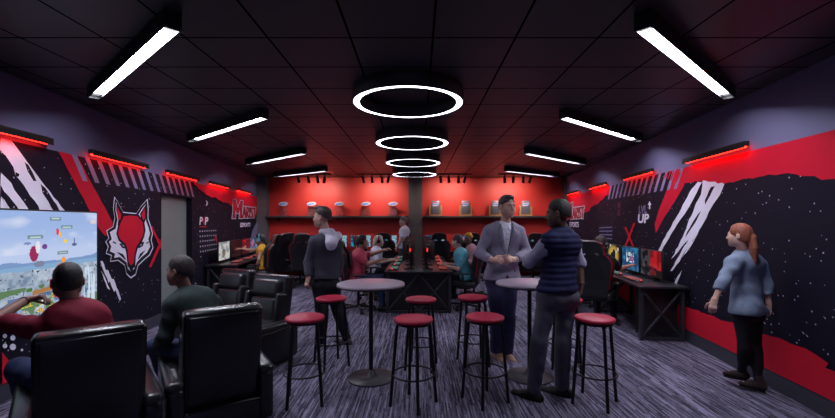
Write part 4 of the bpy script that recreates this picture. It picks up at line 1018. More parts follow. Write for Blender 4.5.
def desk(name, label, x0, x1, L, cx, cy, rz, frames, panel=True, h=.74):
    """long desk: local x across (depth), local y along the length L; X-braced steel frames"""
    r = empty(name, label, 'desk', (cx, cy, 0), rz)
    mb = MB(); mb.box(((x0+x1)/2, L/2, h-.016), (x1-x0, L, .032), bev=.004); mb.build('worktop', M['desktop'], r)
    w_ = x1-x0
    for yf in frames:
        mb = MB()
        for a in (x0+.05, x1-.05): mb.box((a, yf, (h-.03)/2), (.045, .045, h-.03))
        n_ = 2 if w_ > .9 else 1
        for k in range(n_):
            a0 = x0+.05+(w_-.1)*k/n_; a1 = x0+.05+(w_-.1)*(k+1)/n_
            for p, q in (((a0, .03), (a1, h-.05)), ((a1, .03), (a0, h-.05))):
                mb.tube([(p[0], yf-.005, p[1]), (q[0], yf-.005, q[1])], .018, 6)
        mb.box(((x0+x1)/2, yf, .03), (w_-.1, .045, .03)); mb.build('frame', M['framegrey'], r)
    if panel:
        mb = MB(); mb.box(((x0+x1)/2, L/2, .40), (.02, L-.2, .50)); mb.build('dark_modesty_panel', M['plastic'], r)
    return r
# central island ---------------------------------------------------
IY0, IY1, IXC, IW = 6.93, 10.0, -.0, 1.20
IXC = (418.7-CX)*IY0/F
r = desk('gaming_desk', 'long black double-sided gaming desk down the middle of the room', -IW/2, IW/2, IY1-IY0, IXC, IY0, 0, (.10, 1.55, 2.95))
mb = MB(); mb.box((0, .20, .36), (IW-.10, .02, .66)); mb.build('end_panel', M['plastic'], r)
seat = ['nearest', 'second', 'third', 'farthest']
for i in range(4):
    y = IY0+.42+i*.74
    monitor(IXC-.21, y, (-1, .28), 4, 'monitor, %s of four on the left side of the central desk' % seat[i], 'monitors on the central desk')
    monitor(IXC+.21, y, (1, .28), 2, 'monitor, %s of four on the right side of the central desk' % seat[i], 'monitors on the central desk')
    keyboard(IXC-.44, y, (1, 0), 'keyglow_teal', 'teal-lit keyboard, %s of four on the left side of the central desk' % seat[i])
    keyboard(IXC+.44, y, (-1, 0), 'keyglow', 'red-lit keyboard, %s of four on the right side of the central desk' % seat[i])
    mouse(IXC-.50, y-.28, (1, 0), 'black mouse, %s of four on the left side of the central desk' % seat[i]); mouse(IXC+.50, y+.28, (-1, 0), 'black mouse, %s of four on the right side of the central desk' % seat[i])
# right wall desk --------------------------------------------------
d, n = WN('R'); s0 = WP('R', 5.27, 0)
desk('gaming_desk', 'long black gaming desk along the right wall', .02, .64, 5.2, s0.x, s0.y, math.atan2(-d.x, d.y)+0, (.08, 1.75, 3.4, 5.1)) if False else None
def wall_desk(side, Ya, Ln, label):
    d, n = WN(side); s0 = WP(side, Ya, 0); rz = math.atan2(-d.x, d.y)
    return desk('gaming_desk', label, *((-.64, -.02) if side == 'R' else (.02, .64)), Ln, s0.x, s0.y, rz, (.08, Ln/3, 2*Ln/3, Ln-.08), panel=False)
wall_desk('R', 5.27, 5.3, 'long black gaming desk along the right wall'); wall_desk('L', 7.95, 3.35, 'long black gaming desk along the left wall')
def end_panel(side, Ya):
    d, n = WN(side); a = WP(side, Ya+.18, 0, .06); b = WP(side, Ya+.18, 0, .60); dd = list(COL.objects)
    rr = [o for o in dd if o.name.startswith('gaming_desk') and o.get('label', '').endswith('the right wall' if side == 'R' else 'the left wall')][0]
    mb = MB(); sx = -.33 if side == 'R' else .33; mb.box((sx, .22, .38), (.54, .02, .62)); mb.build('end_panel', M['plastic'], rr)
end_panel('R', 5.27); end_panel('L', 7.95)
def onwall(side, Y, off): return WP(side, Y, 0, off)
for i, (Y, kd) in enumerate(((5.93, 3), (6.68, 2), (7.45, 1), (8.22, 0), (8.98, 2), (9.75, 4))):
    n = WN('R')[1]; p = onwall('R', Y, .22); dsc = ['nearest, showing red and grey art', 'second, showing a blue menu', 'third, showing a golden figure', 'fourth, glowing red', 'fifth, blue, mostly hidden', 'farthest, mostly hidden'][i]
    f_ = V((n.x, n.y)).normalized()
    monitor(p.x, p.y, (f_.x, f_.y), kd, 'monitor on the right wall desk, '+dsc, 'monitors on the right wall desk', size=(.68, .40, .245))
    q = onwall('R', Y, .48); keyboard(q.x, q.y, (-n.x, -n.y), 'keyglow_teal' if i % 2 else 'keyglow', 'lit keyboard on the right wall desk, %s from the camera' % ['first', 'second', 'third', 'fourth', 'fifth', 'sixth'][i])
    q = onwall('R', Y-.30, .50); mouse(q.x, q.y, (-n.x, -n.y), 'black mouse on the right wall desk, %s from the camera' % ['first', 'second', 'third', 'fourth', 'fifth', 'sixth'][i])
for i, (Y, kd) in enumerate(((8.50, 5), (9.28, 6), (10.05, 0), (10.75, 4))):
    n = WN('L')[1]; p = onwall('L', Y, .22); f_ = V((n.x, n.y)).normalized()
    monitor(p.x, p.y, (f_.x, f_.y), kd, 'monitor on the left wall desk, '+['nearest, showing a pale picture', 'second, with a dark screen', 'third, glowing red beside the gamer in yellow', 'farthest, hidden by chairs'][i], 'monitors on the left wall desk', size=(.68, .40, .245))
    q = onwall('L', Y, .48); keyboard(q.x, q.y, (-n.x, -n.y), 'keyglow', 'red-lit keyboard on the left wall desk, %s from the camera' % seat[i])
    q = onwall('L', Y+.30, .50); mouse(q.x, q.y, (-n.x, -n.y), 'black mouse on the left wall desk, %s from the camera' % seat[i])
# back wall desks --------------------------------------------------
for (xa, xb, lb) in ((-4.25, -.32, 'black desk along the red back wall, left of the grey pillar'), (.14, 4.05, 'black desk along the red back wall, right of the grey pillar')):
    r = desk('gaming_desk', lb, -.62, -.02, xb-xa, xb, YB, PI/2, (.08, (xb-xa)/2, xb-xa-.08), panel=True)  # black panel added here to darken the area beneath the back desks
    r.rotation_euler = (0, 0, PI/2); r.location = (xb, YB, 0)
for i, x in enumerate((-3.15, -2.38, -1.68, -.92, .52, 1.42, 2.30, 3.18)):
    lb = ['far left, past the empty chairs', 'behind the man in the hooded jacket', 'right of the hooded jacket', 'just left of the grey pillar', 'just right of the grey pillar', 'behind the player in the teal shirt', 'behind the man in the blazer', 'farthest right, behind the puffer vest'][i]
    monitor(x, 11.72, (0, -1), 4, 'blue-lit monitor against the red back wall, '+lb, 'monitors along the back wall', z=.74, size=(.60, .35, .30))
    keyboard(x, 11.55, (0, 1), 'keyglow_teal', 'keyboard on the back wall desk, '+lb, z=.74)
# chairs ------------------------------------------------------------
chair(IXC-1.09, 7.22, (1, .05), 'gaming chair of the player in the rose t-shirt, left of the central desk')
chair(IXC-.96, 8.45, (1, -.05), 'gaming chair of the fair-haired player, left of the central desk')
chair(IXC+.86, 7.42, (-1, .25), 'gaming chair of the player in the teal shirt, right of the central desk')
chair(IXC+1.18, 8.55, (-1, -.1), 'gaming chair of the player in the knit cap, right of the central desk')
chair(IXC-.90, 10.9, (0.1, 1), 'empty gaming chair facing the back wall, just left of the grey pillar')
chair(IXC+.54, 10.75, (0, 1), 'empty gaming chair facing the back wall, just right of the grey pillar')
chair(2.80, 6.28, (.62, .78), 'gaming chair of the player at the right wall desk')
chair(3.05, 7.7, (.97, .3), 'empty gaming chair at the right wall desk, beyond the player')
chair(3.12, 8.6, (.97, .2), 'empty gaming chair at the right wall desk, farthest from the camera')
chair(-3.56, 9.0, (-1, -.1), 'gaming chair of the player in the yellow top')
chair(-3.60, 9.80, (-.9, .25), 'empty gaming chair right behind the player in yellow')
chair(-3.70, 10.58, (-.9, .3), 'empty gaming chair, second behind the player in yellow')
chair(-3.04, 10.72, (-.1, 1), 'empty gaming chair at the left end of the back wall desk')
chair(-2.92, 9.92, (-.4, .9), 'empty gaming chair, rightmost of the cluster left of the hooded man')
chair(1.45, 10.75, (0.1, 1), 'empty gaming chair at the back wall, behind the player in teal')
chair(3.05, 10.6, (0.1, 1), 'empty gaming chair at the back wall, far right')
# ---------------------------------------------------------------- shelves and trophies
for k, (x0, x1, lb) in enumerate(((266.5, 408, 'long grey shelf left of the pillar holding cap stands'), (422.5, 565, 'long grey shelf right of the pillar holding plaques'))):
    X0, X1 = (x0-CX)*11.9/F+.01, (x1-CX)*11.9/F-.01; zs = 1.78
    r = empty('wall_shelf', lb, 'shelf', ((X0+X1)/2, YB, zs), 0, 'long shelves on the red wall')
    mb = MB(); mb.box((0, -.15, -.03), (X1-X0, .30, .06), bev=.004); mb.build('board', M['shelfgrey'], r)
    for s_ in (-1, 0, 1):
        mb = MB(); mb.box((s_*(X1-X0)*.42, -.10, -.10), (.03, .20, .10)); mb.build('bracket', M['shelfgrey'], r)
def make_cap_stand():
    r = empty('trophy_cap', '', 'trophy')
    mb = MB(); mb.box((0, 0, .008), (.30, .16, .016)); mb.box((0, .0, .15), (.24, .010, .28)); mb.build('stand', M['acrylic'], r)
    vs = []; n = 16; mb = MB()
    for a in range(7):
        t = PI/2*a/6
        for b in range(n): vs.append((-.02+.115*math.cos(t)*math.cos(2*PI*b/n), .10*math.cos(t)*math.sin(2*PI*b/n), .30+.105*math.sin(t)))
    mb.add(vs, [(a*n+b, a*n+(b+1) % n, (a+1)*n+(b+1) % n, (a+1)*n+b) for a in range(6) for b in range(n)], 0, True); mb.build('crown', M['capred'], r)
    mb = MB(); mb.prism([(-.10, -.03), (.05, -.045), (.15, 0), (.165, .04), (.08, .075), (-.05, .065), (-.12, .02)], (0, -.095, .34), (1, 0, 0), (0, 0, 1), .012); mb.build('emblem', M['capwhite'], r)
    mb = MB(); mb.prism([(-.09, -.02), (.09, 0), (.10, .035), (-.07, .018)], (0, -.1085, .34), (1, 0, 0), (0, 0, 1), .004); mb.build('blue_stripe', M['capblue'], r)
    return r
tc_ = make_cap_stand()
for i, px in enumerate((283.5, 311.5, 339, 365.5, 392.5)):
    x = (px-CX)*11.85/F
    place(tc_, i == 0, (x, 11.87, 1.78), 0, 'small white, blue and red cap on a clear stand, ' + ['leftmost on the shelf', 'just above the hooded man', 'third from the left', 'fourth from the left', 'nearest the grey pillar'][i], 'caps on clear stands')
def make_plaque():
    r = empty('award_plaque', '', 'plaque'); z = .20
    mb = MB(); mb.box((0, .02, .17), (.36, .02, .30)); mb.box((0, -.02, .02), (.38, .12, .04)); 
    mb.build('wooden_back', M['wood'], r)
    for sx in (-1, 1):
        mb = MB(); mb.box((sx*.18, -.02, .14), (.02, .10, .24)); mb.build('side_board', M['wood'], r)
    mb = MB(); mb.box((0, -.03, .25), (.25, .03, .40), bev=.02); tab = mb.build('tablet', M['plaque'], r)
    mb = MB(); mb.prism([(-.09, -.05), (.05, -.04), (.09, 0), (.09, .05), (-.06, .045), (-.09, .01)], (0, -.0455, .34), (1, 0, 0), (0, 0, 1), .004); mb.build('white_emblem', M['capwhite'], tab)
    mb = MB(); mb.prism([(-.08, -.012), (.08, 0), (.08, .03), (-.08, .016)], (0, -.050, .335), (1, 0, 0), (0, 0, 1), .004); mb.build('blue_stripe', M['capblue'], tab)
    mb = MB(); mb.prism([(-.05, .035), (.05, .05), (.03, .065), (-.04, .055)], (0, -.050, .335), (1, 0, 0), (0, 0, 1), .004); mb.build('red_stripe', M['capred'], tab)
    return r
pq = make_plaque()
for i, px in enumerate((435.7, 465.6, 495.5, 525.6)):
    x = (px-CX)*11.85/F
    place(pq, i == 0, (x, 11.87, 1.78), 0, 'silver award tablet in a wooden holder, ' + ['nearest the grey pillar', 'second right of the pillar', 'partly behind the man in the blazer', 'rightmost on the shelf'][i], 'award plaques')
# ---------------------------------------------------------------- the people
def J_(Y, **k):
    """joint positions read at a pixel and a distance"""
    o = {}
    for n, t in k.items(): o[n] = at(t[0], t[1], Y+(t[2] if len(t) > 2 else 0))
    return o
UP = V((0, 0, 1))
# man in the blazer ------------------------------------------------
Jb = J_(4.74, head=(507.3, 206.6, -.03), neck=(505.5, 222.5, .0), SL=(519.5, 230, .03), SR=(488.5, 229.5, -.03), EL=(527, 252.5, -.02), ER=(479.5, 253, -.06), WL=(515.5, 259.5, -.24), WR=(491.5, 260, -.26),
        HL=(509.5, 278), HR=(494.5, 278, -.02), KL=(508.5, 317, -.03), KR=(497, 317, -.05), AL=(507, 352, .04), AR=(496.5, 351, .02))
def blazer_cut(D, X, Y, Z):
    # open front: V from the neck to the button, small cutaway at the hem
    c = (X-(Jb['neck'].x))+.10*(Z-1.3)*0; z = Z
    fr = Y < Jb['neck'].y+.02
    wv = np.clip((z-1.20)*.21, 0, .072)
    V1 = np.where(fr & (np.abs(c+.01) < wv), wv-np.abs(c+.01), -1.)
    wh = np.clip((1.0-z)*.35, 0, .1)
    V2 = np.where(fr & (np.abs(c+.015) < wh), wh-np.abs(c+.015), -1.)
    return np.maximum(D, np.maximum(V1, V2)*1.)
R1, o1, H1, (r_, f_, u_) = person('person', 'man in a grey blazer, open-collared shirt and navy trousers standing behind the right table', Jb, dict(
    s=1.04, hs=1.08, w=.95, fwd=(.25, -.97, 0), look=(.40, -.90, -.04), skin='skin_fair', hairm='hair_brown', fine=.0055,
    handL=dict(d=(-.85, -.35, .05), p=(-.1, .6, -.4), t=(0, -.25, 1), curl=1.0), handR=dict(d=(.85, -.35, .05), p=(.1, .6, -.4), t=(0, -.25, 1), curl=.9), hands=1.02,
    top=dict(name='blazer', mat='cloth_blazer', i=.028, ia=.022, sleeve=1.93, hem=.93, flare=1.12, fold=.003, collar=False, post=blazer_cut, h=.011),
    inner=dict(name='shirt', mat='cloth_shirt', i=.010, ch=-.022), legs=dict(name='trousers', mat='cloth_navy', i=.022, hemr=.072), shoes=dict(name='shoe', mat='shoe_tan', s=1.08),
    hair=dict(th=.010, zl=.018, sl=.55, extra=lambda g, r, f, u: [ell(g(0, .038, .104), (.060, .040, .024), np.array([list(r), list(f), list(u)]).T)])))
from mathutils.bvhtree import BVHTree
def drape(name, polys, m, parent, onto, org, off=.006, th=.005):
    """a cloth piece outlined in (x, z), laid on the front of the meshes it rests on"""
    trees = [BVHTree.FromPolygons([v.co.copy() for v in o.data.vertices], [tuple(p.vertices) for p in o.data.polygons]) for o in onto]
    bm = bmesh.new()
    for poly in polys:
        f = bm.faces.new([bm.verts.new((x-org.x, 0, z-org.z)) for x, z in poly])
    bmesh.ops.triangulate(bm, faces=bm.faces[:])
    for _ in range(3): bmesh.ops.subdivide_edges(bm, edges=[e for e in bm.edges if e.calc_length() > .018], cuts=1); bmesh.ops.triangulate(bm, faces=bm.faces[:])
    for v in bm.verts:
        ys = []
        for t in trees:
            h = t.ray_cast(V((v.co.x, -1, v.co.z)), V((0, 1, 0)))
            if h[0] is not None: ys.append(h[0].y)
        v.co.y = (min(ys) if ys else 0)-off
    for _ in range(2): bmesh.ops.smooth_vert(bm, verts=bm.verts[:], factor=.4, use_axis_y=True)
    g = bmesh.ops.extrude_face_region(bm, geom=bm.faces[:])
    for v in [x for x in g['geom'] if isinstance(x, bmesh.types.BMVert)]: v.co.y -= th
    bmesh.ops.recalc_face_normals(bm, faces=bm.faces[:]); bm.verts.index_update()
    mb = MB(); mb.add([v.co.copy() for v in bm.verts], [[v.index for v in f.verts] for f in bm.faces], 0, True); bm.free()
    return mb.build(name, m, parent)
ch_ = {o.name.split('.')[0]: o for o in R1.children}; nx = Jb['neck'].x-.012
for sg in (-1, 1):
    drape('lapel', [[(nx+sg*.058, 1.585), (nx+sg*.088, 1.545), (nx+sg*.118, 1.485), (nx+sg*.092, 1.470), (nx+sg*.126, 1.458), (nx+sg*.070, 1.33), (nx+sg*.012, 1.21), (nx, 1.215), (nx+sg*.030, 1.36), (nx+sg*.060, 1.50)]], M['cloth_lapel'], R1, [ch_['blazer'], ch_['shirt']], R1.location, .004, .006)
    drape('shirt_collar', [[(nx+sg*.004, 1.528), (nx+sg*.038, 1.566), (nx+sg*.058, 1.560), (nx+sg*.052, 1.52), (nx+sg*.034, 1.498)]], M['cloth_shirt'], R1, [ch_['shirt'], ch_['body']], R1.location, .006, .006)
    drape('pocket_flap', [[(nx+sg*.085, 1.07), (nx+sg*.165, 1.08), (nx+sg*.165, 1.035), (nx+sg*.085, 1.025)]], M['cloth_lapel'], R1, [ch_['blazer']], R1.location, .002, .004)
drape('shirt_placket', [[(nx-.008, 1.50), (nx+.010, 1.50), (nx+.008, 1.24), (nx-.004, 1.24)]], M['cloth_shirt'], R1, [ch_['shirt']], R1.location, .002, .002)
for z in (1.46, 1.40, 1.34, 1.28): drape('shirt_button', [[(nx+.001+.006*math.cos(t*PI/4), z+.006*math.sin(t*PI/4)) for t in range(8)]], M['plaque'], R1, [ch_['shirt']], R1.location, .005, .003)
drape('blazer_button', [[(nx+.004+.010*math.cos(t*PI/4), 1.185+.010*math.sin(t*PI/4)) for t in range(8)]], M['plastic'], R1, [ch_['blazer']], R1.location, .003, .004)
# man in the puffer vest ------------------------------------------
Jv = J_(3.60, head=(557.5, 213.6, .0), neck=(562.5, 231, .02), SL=(549.5, 238, -.10), SR=(572.5, 241, .10), EL=(528.5, 262, .02), ER=(579.5, 263, .12), WL=(556, 249, .26), WR=(581.5, 284, .06),
        HL=(548, 296, -.03), HR=(566, 297, .06), KL=(539.5, 341, -.05), KR=(563, 341, .05), AL=(533.5, 391, .02), AR=(562, 388, .10))
def vest_post(D, X, Y, Z): return D-.010*np.abs(np.sin(PI*Z/.052))+.004
person('person', 'man in a navy puffer vest and slate trousers, arms folded, back to the camera', Jv, dict(
    s=1.0, hs=1.02, w=.95, fwd=(-.75, .66, 0), TL=(-.97, -.15, 0), TR=(-.75, -.45, 0), look=(-.86, .50, -.08), skin='skin_dark', hairm='hair_black', fine=.0065, eyes=True,
    handR=dict(d=(-.1, .1, -1), p=(-.7, .3, 0), t=(-.5, .8, 0), curl=.6),
    top=dict(name='puffer_vest', mat='cloth_vest', i=.028, sleeve=.12, ia=.03, hem=.985, flare=1.02, fold=.002, post=vest_post, ch=.05, h=.010),
    inner=dict(name='shirt', mat='cloth_greyshirt', i=.012, ia=.018, sleeveL=1.95, sleeveR=1.2), legs=dict(name='trousers', mat='cloth_slate', i=.014, hemr=.062), shoes=dict(name='shoe', mat='shoe_black', s=1.12),
    hair=dict(th=.010, zl=.016, sl=.62)))
mb = MB(); 
# man in the hooded jacket ----------------------------------------
Jh = J_(5.2, head=(322, 217.3), neck=(327, 234, .0), SL=(313.5, 241, -.10), SR=(335, 241.5, .10), EL=(308.8, 262, -.10), ER=(339, 263, .14), WL=(308.5, 278, -.20), WR=(337, 281, .05),
        HL=(321, 286, -.05), HR=(331, 286, .05), KL=(322, 314, -.12), KR=(339, 312.5, .03), AL=(320, 346, -.02), AR=(346.5, 338.5, .06))
Jh['AR'] = at(346.5, 338.5, 5.26)
person('person', 'man in a charcoal hooded jacket walking away to the left beside the stools', Jh, dict(
    s=1.04, hs=1.12, w=.98, fwd=(-.85, .5, 0), TR=(-.80, .3, -.75), look=(-.96, .16, .0), skin='skin_fair', hairm='hair_brown', fine=.006,
    handL=dict(d=(-.25, -.1, -1), p=(.6, .6, 0), t=(-.6, .5, 0), curl=.7),
    top=dict(name='jacket', mat='cloth_charcoal', i=.024, ia=.024, sleeve=1.95, hem=.87, flare=.98, fold=.005),
    legs=dict(name='trousers', mat='cloth_black', i=.020), shoes=dict(name='shoe', mat='shoe_grey', sole='lightsole', s=1.06),
    hair=dict(th=.010, zl=.026, sl=.60, extra=lambda g, r, f, u: [ell(g(0, .040, .112), (.060, .060, .030), np.array([list(r), list(f), list(u)]).T)])))
hb = [o for o in COL.objects if o.name.startswith('jacket')][-1]; rt = hb.parent; og = rt.location
nk = Jh['neck']; bk_ = V((.5, -.75, 0)).normalized()
iso_object('hood', [cone(nk+bk_*.06+V((-.11, .08, -.02)), nk+bk_*.135+V((0, 0, -.115)), .05, .065, k=.05), cone(nk+bk_*.06+V((.10, .10, -.02)), nk+bk_*.135+V((0, 0, -.115)), .05, .065, k=.05),
            cone(nk+V((-.06, -.055, .03)), nk+V((.065, -.02, .03)), .038, .038, k=.04), cone(nk+bk_*.05+V((0, 0, -.01)), nk+bk_*.14+V((0, 0, -.15)), .07, .05, n=bk_, s=.7, k=.05)], M['cloth_hood'], rt, og, h=.01, k=.04, post=folds(.003, 50, 2.))
# woman by the right wall -----------------------------------------
Jw = J_(3.80, head=(738.5, 235.5, .0), neck=(744.5, 252, .02), SL=(733.5, 260.5, -.06), SR=(759, 262.5, .04), EL=(722, 283, -.10), ER=(767, 286, -.01), WL=(714.5, 300, -.12), WR=(768.5, 304, -.03),
        HL=(740.5, 311, -.03), HR=(753.5, 312, .06), KL=(744.5, 346, -.04), KR=(755, 349, .02), AL=(741.5, 371.5, .10), AR=(758.5, 381.5, -.04))
def pony(g, r, f, u):
    return [cone(g(0, -.095, .035), g(.0, -.125, -.02), .022, .028), cone(g(.0, -.125, -.02), g(-.008, -.130, -.13), .028, .034), cone(g(-.008, -.130, -.13), g(.0, -.135, -.26), .034, .026), cone(g(.0, -.135, -.26), g(-.01, -.130, -.38), .026, .008)]
person('person', 'woman with an auburn ponytail and loose blue shirt walking beside the right wall', Jw, dict(
    s=.86, hs=.88, w=.90, fem=True, fwd=(-.75, .60, 0), TL=(-.97, .1, 0), TR=(-.90, -.35, 0), look=(-.62, .78, .0), skin='skin_fair', hairm='hair_auburn', fine=.006,
    handL=dict(d=(-.3, -.1, -1), p=(.6, .6, 0), t=(-.6, .5, 0), curl=.5), handR=dict(d=(.0, .1, -1), p=(-.7, -.2, 0), t=(-.5, .6, 0), curl=.5),
    top=dict(name='shirt', mat='cloth_bluegrey', i=.028, ia=.024, sleeve=1.45, hem=.735, flare=1.02, fold=.007, ff=26., collar=True),
    legs=dict(name='leggings', mat='cloth_black', i=.006, fold=.001), shoes=dict(name='ankle_boot', mat='boot_taupe', s=.88, boot=True, heel=True),
    hair=dict(th=.014, zl=-.022, sl=.75, extra=pony)))
# seated man in the maroon shirt -----------------------------------
f1 = V((-.67, .745, 0)).normalized(); r1v = V((.745, .67, 0)).normalized()
p1 = V((-2.20, 2.68, 0))
Jp = dict(head=at(67.5, 281, 2.66), neck=at(72.5, 305.5, 2.66), SL=at(41, 325, 2.52), SR=at(103, 322, 2.82), EL=at(-6, 320, 2.66), ER=at(121, 356, 2.86), WL=at(26, 300, 2.90), WR=at(112, 372, 3.10),
          HL=p1-r1v*.10-f1*.08+UP*.54, HR=p1+r1v*.10-f1*.08+UP*.54, KL=V((-2.83, 2.84, .56)), KR=p1+r1v*.14+f1*.44+UP*.56, AL=V((-2.93, 3.06, .09)), AR=p1+r1v*.16+f1*.62+UP*.09)
person('person', 'man in a maroon t-shirt and jeans lounging in the front recliner, left hand raised', Jp, dict(
    s=1.0, hs=1.0, w=1.04, fwd=f1, look=(-.74, .66, .0), skin='skin_brown', hairm='hair_black', fine=.006,
    handL=dict(d=(.62, .5, .12), p=(.3, -.2, -.8), t=(-.3, .5, .4), curl=.8), 
    top=dict(name='t_shirt', mat='cloth_maroon', i=.014, ia=.018, sleeve=.72, hem=.50, fold=.004, h=.010),
    legs=dict(name='jeans', mat='cloth_denim', i=.016), shoes=dict(name='shoe', mat='shoe_black'),
    hair=dict(th=.007, zl=-.012, sl=.45, extra=None)))
wr_ = [o for o in COL.objects if o.name.startswith('t_shirt')][-1].parent
a_ = Jp['WL']; b_v = (Jp['WL']-Jp['EL']).normalized(); mb = MB()
mb.lathe([(.030, -.007), (.033, -.007), (.033, .007), (.030, .007), (.030, -.007)], n=24); q_ = b_v.to_track_quat('Z', 'Y').to_matrix()
m2 = MB(); m2.add([q_ @ V(v)+a_-b_v*.015-wr_.location for v in mb.v], mb.f, 0, True); m2.build('wristband', M['plastic'], wr_)
# seated man in the green sweater ----------------------------------
f2 = V((-.60, .80, 0)).normalized(); r2v = V((.80, .60, 0)).normalized(); p2 = V((-1.66, 3.27, 0))
Jg = dict(head=at(179.5, 271, 3.32), neck=at(188, 291.5, 3.34), SL=at(172.5, 302, 3.20), SR=at(213.5, 300.5, 3.50), EL=at(165, 337, 3.18), ER=at(226, 326, 3.62), WL=at(157.5, 346, 3.34), WR=at(213, 336, 3.80),
          HL=p2-r2v*.10-f2*.04+UP*.55, HR=p2+r2v*.10-f2*.04+UP*.55, KL=V((-2.22, 3.40, .55)), KR=p2+r2v*.10+f2*.44+UP*.55, AL=V((-2.28, 3.66, .09)), AR=p2+r2v*.12+f2*.60+UP*.09)
person('person', 'man in a dark green sweater and jeans turned left in the second recliner', Jg, dict(
    s=.97, hs=1.02, w=1.02, fwd=f2, look=(-.97, .10, -.05), skin='skin_brown', hairm='hair_dark', fine=.006, handL=dict(d=(-.7, .3, -.25), p=(0, 0, -1), t=(.3, .6, 0), curl=.4),
    top=dict(name='sweater', mat='cloth_green', i=.018, ia=.020, sleeve=1.95, hem=.52, fold=.005, h=.011),
    legs=dict(name='jeans', mat='cloth_denim', i=.016), shoes=dict(name='shoe', mat='shoe_black'),
    hair=dict(th=.009, zl=.012, sl=.60)))
# distant players ---------------------------------------------------
def seated(label, x, y, face, lean, hz, head_px, **c):
    """a seated player: chair centre x,y, facing, lean of the torso, arm targets given as offsets (forward,right,up)"""
    f = V((face[0], face[1], 0)).normalized(); r = V((f.y, -f.x, 0)); b = V((x, y, 0))-f*.06; s = c.pop('s', 1.)
    g = lambda a, q, z: b+f*a+r*q+UP*z
    nk = g(lean, 0, .555+.53*s); J = dict(neck=nk, head=nk+f*.05+UP*.155*s, SL=g(lean-.01, -.18*s, .515+.50*s), SR=g(lean-.01, .18*s, .515+.50*s), HL=g(0, -.09, .56), HR=g(0, .09, .56),
             KL=g(.44, -.13, .57), KR=g(.44, .13, .57), AL=g(.46, -.13, .10), AR=g(.46, .13, .10))
    for q, sg, key in (('L', -1, 'armL'), ('R', 1, 'armR')):
        e, w = c.pop(key, ((.10, .25, .76), (.36, .16, .80))); J['E'+q] = g(e[0], sg*e[1], e[2]); J['W'+q] = g(w[0], sg*w[1], w[2])
    look = V(c.pop('look', (f.x, f.y, -.05)))
    cfg = dict(s=s, hs=s*1.02, fwd=f, look=look, res=.017, fine=.0085, eyes=False)
    h = c.pop('hand', True)
    if h:
        for q in 'LR': d = (J['W'+q]-J['E'+q]).normalized(); cfg['hand'+q] = dict(d=d, p=(0, 0, -1), t=r if q == 'L' else -r, curl=.5)
    cfg.update(c); return person('person', label, J, cfg)
seated('player in a rose t-shirt and headset pointing across the central desk', IXC-1.06, 7.22, (1, .05), .06, 0, 0, skin='skin_tan', hairm='hair_dark', headset='plastic',
       armR=((.22, .20, .86), (.42, .12, .92)), armL=((.26, .19, 1.0), (.50, .05, 1.09)), look=(.95, -.1, .02), top=dict(name='t_shirt', mat='cloth_rose', i=.020, sleeve=.85, hem=.54), legs=dict(name='jeans', mat='cloth_denim'), shoes=dict(name='shoe', mat='shoe_black'), hair=dict(th=.016, zl=.0, sl=.6))
seated('fair-haired player in a white top and headset at the central desk', IXC-.88, 8.45, (1, -.05), .06, 0, 0, s=.94, fem=True, skin='skin_fair', hairm='hair_blond', headset='plastic',
       top=dict(name='t_shirt', mat='cloth_white', i=.020, sleeve=.8, hem=.54), legs=dict(name='trousers', mat='cloth_black'), shoes=dict(name='shoe', mat='shoe_black'),
       hair=dict(th=.014, zl=-.01, sl=.6, extra=lambda g, r, f, u: [cone(g(0, -.08, .0), g(0, -.10, -.13), .06, .045)]))
seated('player in a teal shirt leaning toward the central desk', IXC+.80, 7.42, (-1, .25), .10, 0, 0, skin='skin_fair', hairm='hair_brown',
       look=(-.85, .5, -.1), top=dict(name='t_shirt', mat='cloth_teal', i=.022, sleeve=.85, hem=.54), legs=dict(name='trousers', mat='cloth_black'), shoes=dict(name='shoe', mat='shoe_black'), hair=dict(th=.010, zl=-.005, sl=.5))
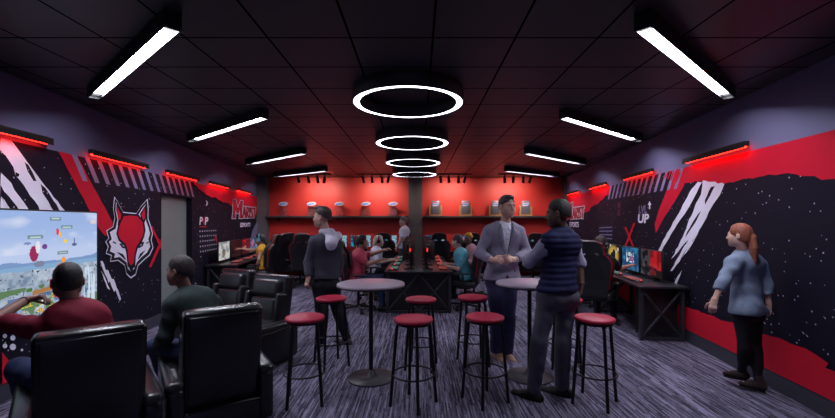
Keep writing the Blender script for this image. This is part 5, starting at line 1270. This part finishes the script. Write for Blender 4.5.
seated('player in a pink shirt and yellow knit cap beyond the teal shirt', IXC+1.13, 8.55, (-1, -.1), .08, 0, 0, skin='skin_dark', hairm='cloth_yellow',
       look=(-.6, -.7, 0), top=dict(name='shirt', mat='cloth_pink', i=.022, sleeve=1.9, hem=.54), legs=dict(name='trousers', mat='cloth_black'), shoes=dict(name='shoe', mat='shoe_black'), hair=dict(th=.016, zl=.045, sl=.2))
seated('player in a yellow sleeveless top with a long ponytail at the left wall desk', -3.54, 9.0, (-1, -.1), .03, 0, 0, s=.95, fem=True, skin='skin_tan', hairm='hair_black', headset='cloth_teal',
       armL=((.02, .26, .78), (.10, .24, .56)), armR=((.28, .2, .95), (.52, .12, .99)), top=dict(name='top', mat='cloth_yellow', i=.018, sleeve=.12, hem=.54), legs=dict(name='trousers', mat='cloth_black'), shoes=dict(name='shoe', mat='shoe_black'),
       hair=dict(th=.016, zl=-.01, sl=.6, extra=lambda g, r, f, u: [cone(g(0, -.11, .04), g(0, -.15, -.10), .035, .045), cone(g(0, -.15, -.10), g(0, -.15, -.36), .045, .02)]))
seated('player in black with a headset reaching over the right wall desk', 2.84, 6.30, (.62, .78), .14, 0, 0, skin='skin_tan', hairm='hair_dark', headset='plastic',
       armL=((.30, .2, .80), (.52, .15, .86)), armR=((.28, .26, .86), (.48, .36, .90)), top=dict(name='t_shirt', mat='cloth_black', i=.022, sleeve=.9, hem=.54), legs=dict(name='trousers', mat='cloth_black'), shoes=dict(name='shoe', mat='shoe_black'), hair=dict(th=.016, zl=.0, sl=.6))
Js = J_(10.25, head=(403, 221.3), neck=(404.5, 227.3), SL=(403, 230, -.17), SR=(405, 230, .17), EL=(402.5, 238.5, -.2), ER=(407, 239, .2), WL=(397.5, 246.5, -.18), WR=(406, 247, .2),
        HL=(402, 248, -.08), HR=(405.5, 248, .08), KL=(402, 264, -.08), KR=(406, 264, .06), AL=(402, 280.3, -.06), AR=(406, 281, .12))
person('person', 'man in a white t-shirt standing at the far end of the central desk', Js, dict(s=.97, hs=1.0, fwd=(-1, .1, 0), look=(-1, .05, 0), skin='skin_fair', hairm='hair_grey', res=.018, fine=.009, eyes=False,
    top=dict(name='t_shirt', mat='cloth_white', i=.022, sleeve=.85, hem=.93), legs=dict(name='trousers', mat='cloth_slate', i=.015), shoes=dict(name='shoe', mat='shoe_black'), hair=dict(th=.012, zl=.03, sl=.4)))
